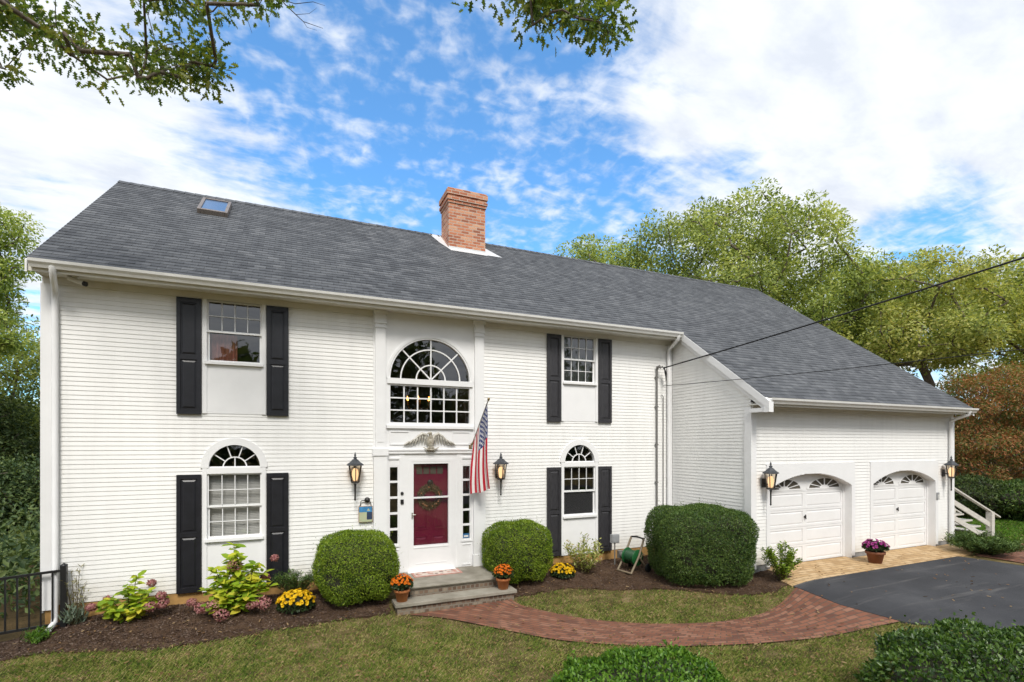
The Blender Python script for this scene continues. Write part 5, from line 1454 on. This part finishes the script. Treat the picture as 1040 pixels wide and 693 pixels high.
tree('maple_tree', 'low broad maple turning red and bronze right of the garage', B, 1.6, crown_at(B, [(1005, 425, 52, 62, 0), (1035, 405, 50, 48, .5), (985, 460, 40, 50, -.3), (1050, 450, 50, 70, 0), (975,410,28,36,.3)], 19), 100, 560, .10, MT['maple_red'], 26, gap=1.12, cluster_r=.62, hollow=.6, r_tip=.012, step=.45)
# dark evergreens under the maple
def bushy(label, px, py_top, py_bot, half, depth, seed, m='hedge', name='evergreen_shrub', group='dark evergreen shrubs right of the garage'):
    k = depth / 507; top = 2.4 + (452 - py_top) * k; p = at(px, 452, depth); z = gz(p.x, p.y); h = top - z
    return clipped(name, label, (p.x, p.y, z), (half * k, half * k, h / 2), 2.3, 14000, .10, MT[m], seed, rough=.10, group=group)
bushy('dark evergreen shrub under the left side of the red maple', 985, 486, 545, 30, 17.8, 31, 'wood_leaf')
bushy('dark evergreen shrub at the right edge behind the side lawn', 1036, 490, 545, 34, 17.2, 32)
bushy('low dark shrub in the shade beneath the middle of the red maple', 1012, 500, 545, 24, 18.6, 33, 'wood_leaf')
# woods that close the view on the right
rng0 = random.Random(4)
GW = 'shady trees closing the view behind the maple'
for i, (px, d) in enumerate(((905, 45), (985, 48), (1075, 40), (1130, 30), (830, 52))):
    B = base_at(px, d)
    lab = ['dark green tree far behind the far garage corner', 'dark green tree far behind the red maple', 'shady tree beyond the right edge, further than the maple', 'shady tree standing well outside the right edge', 'dark green tree furthest behind the tallest oak'][i]
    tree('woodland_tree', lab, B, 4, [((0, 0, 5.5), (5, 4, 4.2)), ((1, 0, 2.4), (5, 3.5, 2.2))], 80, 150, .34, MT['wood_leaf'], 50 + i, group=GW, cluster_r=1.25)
# left side
GLf = 'trees on the falling ground left of the house'
B = base_at(-12, 21)
tree('oak_tree', 'light green oak at the left edge beside the gable end', B, 6, crown_at(B, [(-5, 235, 36, 36, 0), (5, 275, 30, 26, 0), (-60, 300, 60, 60, 0), (-20, 340, 44, 34, 0)], 21), 130, 400, .14, MT['oak_light'], 41, group=GLf, cluster_r=.64, wide=.85, gap=1.0, flat=.8)
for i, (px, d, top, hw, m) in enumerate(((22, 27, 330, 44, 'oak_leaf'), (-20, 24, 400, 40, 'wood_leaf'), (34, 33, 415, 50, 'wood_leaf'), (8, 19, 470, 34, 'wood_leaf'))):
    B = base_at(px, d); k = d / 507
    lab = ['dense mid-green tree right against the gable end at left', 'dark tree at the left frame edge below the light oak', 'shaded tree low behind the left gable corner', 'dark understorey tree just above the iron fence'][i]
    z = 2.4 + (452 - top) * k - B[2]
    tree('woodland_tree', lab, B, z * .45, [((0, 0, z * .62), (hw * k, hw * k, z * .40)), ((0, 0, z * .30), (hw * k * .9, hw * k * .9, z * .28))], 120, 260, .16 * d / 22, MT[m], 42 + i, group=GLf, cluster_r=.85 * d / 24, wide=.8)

# a far wood on the other side of the road: it is what the window panes mirror
rng = np.random.default_rng(12)
n = 26000; X = rng.uniform(-40, 60, n); hgt = 11 + 3 * np.sin(X * .35) + 2 * np.sin(X * .9 + 1); Zq = hgt * rng.uniform(0, 1, n) ** .8
P = np.stack([X, -38 + rng.normal(0, 2.2, n), Zq - .4], 1)
# and the same wood closing the horizon behind and beside the house
n2 = 24000; t_ = rng.uniform(0, 1, n2); ax = -62 + 130 * t_; ay = 44 + 8 * np.sin(t_ * 9) - 46 * np.clip(.18 - t_, 0, 1) / .18 - 40 * np.clip(t_ - .75, 0, 1) / .25
h2 = (7.5 + 2 * np.sin(ax * .4) + 1.2 * np.sin(ax * 1.1)) * rng.uniform(0, 1, n2) ** .8
P = np.concatenate([P, np.stack([ax + rng.normal(0, 1.5, n2), ay + rng.normal(0, 2, n2), h2 - 3.0 * (ax < -10)], 1)]); n = len(P)
fw = scatter('far_wood', P, rng.normal(0, 1, (n, 3)), rng.normal(0, 1, (n, 3)) + np.array([0, .6, .5]), .9, .7, (LEAF_V, LEAF_F), MT['wood_leaf'])
tag(fw, kind='stuff')
# undergrowth on the falling ground behind the iron fence
n = 24000; X = rng.uniform(-22, -6.3, n); Y = rng.uniform(1.2, 14, n); hh = .5 + .9 * (np.sin(X * 1.3) * np.sin(Y * .9) + 1)
P = np.stack([X, Y, g(X, Y) + hh * rng.uniform(0, 1, n)], 1)
ug = scatter('undergrowth', P, rng.normal(0, 1, (n, 3)) + np.array([0, 0, .5]), rng.normal(0, .6, (n, 3)) + np.array([0, 0, 1]), .20, .12, (LEAF_V, LEAF_F), MT['wood_leaf'])
tag(ug, kind='stuff')

# ------------------------------------------------------------------ the oak whose boughs hang into the top of the view
FWD = Vector((SA, CA, 0)); RGT = Vector((CA, -SA, 0))
NB = CAM + RGT * -4.6 - FWD * 1.0; NB.z = gz(NB.x, NB.y)
rng = np.random.default_rng(8)
ext = []
def bough(pts, n, sx, sy, d0, d1):
    """twig ends scattered along a line of the sky"""
    for _ in range(n):
        t = rng.uniform(0, len(pts) - 1.001); i = int(t); u = t - i
        px = pts[i][0] * (1 - u) + pts[i + 1][0] * u + rng.normal(0, sx); py = pts[i][1] * (1 - u) + pts[i + 1][1] * u + rng.normal(0, sy)
        p = at(px, py, d0 + (d1 - d0) * rng.uniform(0, 1)) - NB; ext.append((p.x, p.y, p.z))
bough([(-60, -20), (20, 25), (80, 50), (130, 62), (170, 75), (212, 82)], 58, 10, 10, 5.2, 6.2)
bough([(150, 40), (195, 55), (215, 70)], 14, 8, 9, 5.4, 6.0)
bough([(-30, 0), (30, 10), (60, 20)], 16, 12, 14, 5.0, 6.0)
bough([(0, 68), (2, 70)], 4, 5, 3, 5.6, 5.8)
bough([(140, -12), (180, 0), (240, 4), (275, -14)], 26, 8, 6, 4.8, 5.6)
bough([(500, -18), (530, -8), (560, -4), (585, 4), (598, 12)], 34, 12, 10, 4.6, 5.2)
bough([(602, 16), (618, 28)], 9, 9, 7, 4.7, 5.0)
bough([(545, 12), (556, 24)], 5, 6, 6, 4.7, 5.0)
tree('oak_tree', 'overhanging oak whose leafy boughs hang into the top left and top middle of the view', tuple(NB), 5.2,
     [((-1.5, -1.0, 8.5), (3.0, 3.0, 1.6))], 40, 28, .080, MT['near_oak'], 9, cluster_r=.20, r_tip=.0035, r_pow=.40, tmpl=(OAK_V, OAK_F), extra=ext, flat=.9, hollow=.2, step=.3, wide=1.0, girth=.24,
     limbs=[[tuple(at(px, py, dd) - NB) for px, py, dd in L_] for L_ in (((-380, -420, 3.6), (-200, -330, 4.4), (-40, -240, 5.0), (120, -190, 5.2), (270, -170, 5.2), (420, -180, 5.0), (540, -160, 4.8)), ((-420, -200, 4.2), (-220, -120, 5.2), (-120, -80, 5.6)))])
# bare twig end between the two boughs
tw = thing('bare_branch', 'bare dark twig hanging at the top edge between the two leafy boughs', 'branch', tuple(at(255, -60, 5.4)))
o = at(255, -60, 5.4)
def tp(*pp): return [tuple(at(px, py, 5.4 + .002 * (px - 255)) - o) for px, py in pp]
b = MB()
b.tube(tp((255, -60), (268, -20), (290, 5), (308, 22), (328, 29)), [.012, .009, .006, .004, .002], 5)
b.tube(tp((284, -1), (300, 4), (318, 2), (330, 6)), [.005, .004, .003, .0015], 5); b.tube(tp((268, -20), (278, 8), (272, 20)), [.005, .003, .0015], 5)
b.tube(tp((262, -40), (244, -5), (250, 16), (256, 34)), [.006, .004, .003, .0015], 5); b.tube(tp((300, 15), (314, 14), (322, 8)), [.003, .002, .001], 5)
b.tube(tp((308, 22), (312, 28), (322, 31)), [.003, .002, .001], 5)
b.build('twig', MT['twig'], tw)

# ------------------------------------------------------------------ fence, hose reel, stairs
fx, fy_ = -5.58, -.14
fe = thing('iron_fence', 'black iron picket fence running left from the house corner', 'fence', (fx, fy_, gz(fx, fy_)))
def fence_pt(t): return (-t, .05 * t)          # direction away from the corner post
b = MB(); b.box(-.035, .035, -.035, .035, -.1, .92); b.lathe([(.05, .92), (.05, .94), (.0, .97)], 4, phase=math.pi / 4); b.build('post', MT['black_metal'], fe)
LEN = 4.4; drop = .085
def rail(z0): 
    b = MB(); e = fence_pt(LEN); b.add([], [])
    a0, a1 = (-.03, 0), e
    for dz in (0,):
        v = []
        for (x, y), z in ((a0, z0), (a1, z0 - drop * LEN)):
            v += [(x, y - .016, z), (x, y + .016, z), (x, y + .016, z + .035), (x, y - .016, z + .035)]
        b.add(v, [(0, 1, 2, 3), (7, 6, 5, 4), (0, 4, 5, 1), (1, 5, 6, 2), (2, 6, 7, 3), (3, 7, 4, 0)])
    return b
rail(.84).build('rail', MT['black_metal'], fe); rail(.06).build('rail', MT['black_metal'], fe)
for k in range(1, 32):
    t_ = k * .135; x, y = fence_pt(t_); b = MB(); b.box(x - .009, x + .009, y - .009, y + .009, .07 - drop * t_, .855 - drop * t_)
    b.build('picket', MT['black_metal'], fe)
x, y = fence_pt(2.7); b = MB(); b.box(x - .03, x + .03, y - .03, y + .03, -.5 - drop * 2.7, .92 - drop * 2.7); b.build('post', MT['black_metal'], fe)
for k, px in enumerate((0,)): pass

hr = thing('hose_reel', 'green garden hose reel on a beige two-wheel cart beside the big hedge', 'hose reel', (4.05, -.98, gz(4.05, -.98) + .01), R(-80))
hr.scale = (.86, .86, .86)
for s in (-1, 1):
    b = MB()
    b.tube([(s * .22, -.28, .02), (s * .22, .0, .42), (s * .20, .18, .80)], .026, 8); b.tube([(s * .22, -.02, .40), (s * .22, .24, .10)], .026, 8)
    b.build('side_frame', MT['beige_plastic'], hr)
    b = MB(); b.lathe([(.0, -.022), (.09, -.022), (.105, -.012), (.105, .012), (.09, .022), (0, .022)], 18); b.v = [(s * .275 + z, .25 + x, .105 + y) for x, y, z in b.v]; b.build('wheel', MT['rubber'], hr)
    b = MB(); b.lathe([(0, -.014), (.19, -.014), (.20, 0), (.19, .014), (0, .014)], 24); b.v = [(s * .165 + z, .0 + x, .36 + y) for x, y, z in b.v]; b.build('drum_flange', MT['green_plastic'], hr)
b = MB(); b.tube([(-.20, .18, .80), (0, .19, .82), (.20, .18, .80)], .022, 8); b.build('handle', MT['rubber'], hr)
b = MB(); b.tube([(-.22, -.28, .03), (.22, -.28, .03)], .026, 8); b.build('foot_bar', MT['beige_plastic'], hr)
b = MB()
for lay, rr in enumerate((.10, .125, .15)):
    b.tube([(-.14 + .28 * k / 120, rr * math.cos(k * .55), .36 + rr * math.sin(k * .55)) for k in range(121)], .012, 5)
b.build('hose', MT['hose'], hr)
b = MB(); b.tube([(.19, 0, .36), (.27, 0, .36), (.27, .06, .46), (.33, .06, .46)], .012, 6); b.build('crank', MT['beige_plastic'], hr)

ss = thing('side_stairs', 'white wooden side stairs with sloping handrail beyond the far garage corner', 'stairs', (14.3, -1.6, gz(14.3, -1.6)))
zz0 = ss.location.z
for y0 in (-.45, .45):
    b = MB(); y = y0
    for a, c in (((-1.2, 1.55), (1.45, .46)),):
        pass
    b.add([(-1.22, y - .045, 1.62), (1.62, y - .045, .50), (1.62, y + .045, .50), (-1.22, y + .045, 1.62), (-1.22, y - .045, 1.66), (1.62, y - .045, .54), (1.62, y + .045, .54), (-1.22, y + .045, 1.66)],
          [(3, 2, 1, 0), (4, 5, 6, 7), (0, 1, 5, 4), (1, 2, 6, 5), (2, 3, 7, 6), (3, 0, 4, 7)])
    b.build('handrail', MT['white_wood'], ss)
    for z0, z1 in ((1.20, .34), (.78, -.0)):
        b = MB(); b.prism([(-1.22, z0), (1.15, z0 - .94), (1.15, z0 - .80), (-1.22, z0 + .14)], lambda u, w, t: (u, t, w), y - .018, y + .018); b.build('side_rail', MT['white_wood'], ss)
    b = MB(); b.box(1.10, 1.24, y - .07, y + .07, -.1, .69); b.build('newel_post', MT['white_wood'], ss)
for k in range(5):
    b = MB(); b.box(-.95 + k * .42, -.50 + k * .42, -.42, .42, .86 - k * .19, .90 - k * .19); b.build('step', MT['white_wood'], ss)
b = MB(); b.box(-1.23, -.52, -.42, .42, .9005, .94); b.box(-1.15, -1.05, -.42, -.32, 0, .9); b.box(-.62, -.53, -.42, -.33, 0, .85); b.build('landing', MT['white_wood'], ss)

# ------------------------------------------------------------------ grass, chips and fallen leaves (nobody could count them)
rng = np.random.default_rng(77)
def bare(X, Y):
    k = np.zeros(X.shape, bool)
    for p in (BED_LEFT, BED_RIGHT, PATH_POLY, APRON, DRIVE): k |= inside(p, X, Y)
    k |= (X > -.97) & (X < 1.24) & (Y > -1.42)
    k |= (Y > -.02) & (X > -6.2) & (X < 13.2) | (Y > -2.4) & (X > 5.9) & (X < 13.2)
    return k
n = 460000
dpt = 4.6 + 8.5 * rng.uniform(0, 1, n) ** 1.3; lat = rng.uniform(-1.08, 1.08, n) * dpt
X = CAM.x + lat * CA + dpt * SA; Y = CAM.y - lat * SA + dpt * CA
k = ~bare(X, Y) & (X > -7.5) & (X < 6.6) & (Y < -.4)
X, Y = X[k], Y[k]
def vnoise(x, y, sc, seed):
    r = np.random.default_rng(seed).uniform(-1, 1, (256, 256)); x = x * sc + 100; y = y * sc + 100
    i, j = np.floor(x).astype(int), np.floor(y).astype(int); u, v = x - i, y - j; u = u * u * (3 - 2 * u); v = v * v * (3 - 2 * v)
    q = lambda a, b: r[a % 256, b % 256]
    return (q(i, j) * (1 - u) + q(i + 1, j) * u) * (1 - v) + (q(i, j + 1) * (1 - u) + q(i + 1, j + 1) * u) * v
patch = 1.3 * vnoise(X, Y, 1.1, 1) + 1.2 * vnoise(X, Y, 2.9, 2) + .9 * vnoise(X, Y, 7.5, 3) + .55
patch_old = np.sin(X * 2.1 + 1.7 * np.sin(Y * 1.3)) + np.sin(Y * 2.7 + 1.1 * np.sin(X * 1.9)) + .8 * np.sin(X * 5.3 + Y * 4.1)
k = rng.uniform(-1.2, 1.6, len(X)) < patch * .62 + .22
X, Y, patch = X[k], Y[k], patch[k]
X = X + rng.normal(0, .045, len(X)); Y = Y + rng.normal(0, .045, len(X))
P = np.stack([X, Y, g(X, Y) + .004], 1)
a = rng.uniform(0, 2 * np.pi, len(X)); D = np.stack([np.cos(a) * .8, np.sin(a) * .8, rng.uniform(.35, 1.3, len(X))], 1)
L = rng.uniform(.022, .055, len(X)) * (1 + .35 * np.clip(patch, -1, 1))
gr = scatter('lawn_grass', P, D, np.stack([np.sin(a), -np.cos(a), np.full(len(a), .3)], 1), L, .009, (STRIP_V, STRIP_F), MT['grass'])
tag(gr, kind='stuff')
# side lawn beyond the apron
n = 30000; X = rng.uniform(13.2, 24, n); Y = rng.uniform(-3.0, 2.5, n)
P = np.stack([X, Y, g(X, Y)], 1); a = rng.uniform(0, 6.28, n)
sg = scatter('side_lawn_grass', P, np.stack([np.cos(a), np.sin(a), rng.uniform(.5, 1.3, n)], 1), np.stack([np.sin(a), -np.cos(a), np.full(n, .3)], 1), .08, .02, (STRIP_V, STRIP_F), MT['fresh_leaf'])
tag(sg, kind='stuff')
# mulch chips
PX = []; 
for poly, n in ((BED_LEFT, 9000), (BED_RIGHT, 9000)):
    X = rng.uniform(min(p[0] for p in poly), max(p[0] for p in poly), n * 2); Y = rng.uniform(min(p[1] for p in poly), max(p[1] for p in poly), n * 2); k = inside(poly, X, Y); PX.append(np.stack([X[k], Y[k]], 1))
PX = np.concatenate(PX); P = np.stack([PX[:, 0], PX[:, 1], g(PX[:, 0], PX[:, 1]) + .026], 1); a = rng.uniform(0, 6.28, len(P))
mc = scatter('mulch_chips', P, np.stack([np.cos(a), np.sin(a), rng.normal(0, .3, len(P))], 1), np.array([0, 0, 1]) + rng.normal(0, .4, P.shape), rng.uniform(.02, .055, len(P)), .02, (LEAF_V, LEAF_F), MT['chip'])
tag(mc, kind='stuff')
# a scatter of fallen leaves on lawn, path and beds
n = 2600; dpt = rng.uniform(5.5, 12, n); lat = rng.uniform(-1, 1, n) * dpt; X = CAM.x + lat * CA + dpt * SA; Y = CAM.y - lat * SA + dpt * CA
k = (Y < -.3) & (X < 12.8) & ~((X > 5.9) & (Y > -2.5)) & ~((X > -1.0) & (X < 1.3) & (Y > -1.45))
k &= ~(inside(DRIVE, X, Y) & (rng.uniform(0, 1, n) > .22))
X, Y = X[k], Y[k]; n = len(X); a = rng.uniform(0, 6.28, n)
fl_ = scatter('fallen_leaves', np.stack([X, Y, g(X, Y) + .042], 1), np.stack([np.cos(a), np.sin(a), rng.normal(0, .2, n)], 1), np.array([0, 0, 1]) + rng.normal(0, .35, (n, 3)), rng.uniform(.03, .075, n), .05, (OAK_V, OAK_F), MT['dry_leaf'])
tag(fl_, kind='stuff')
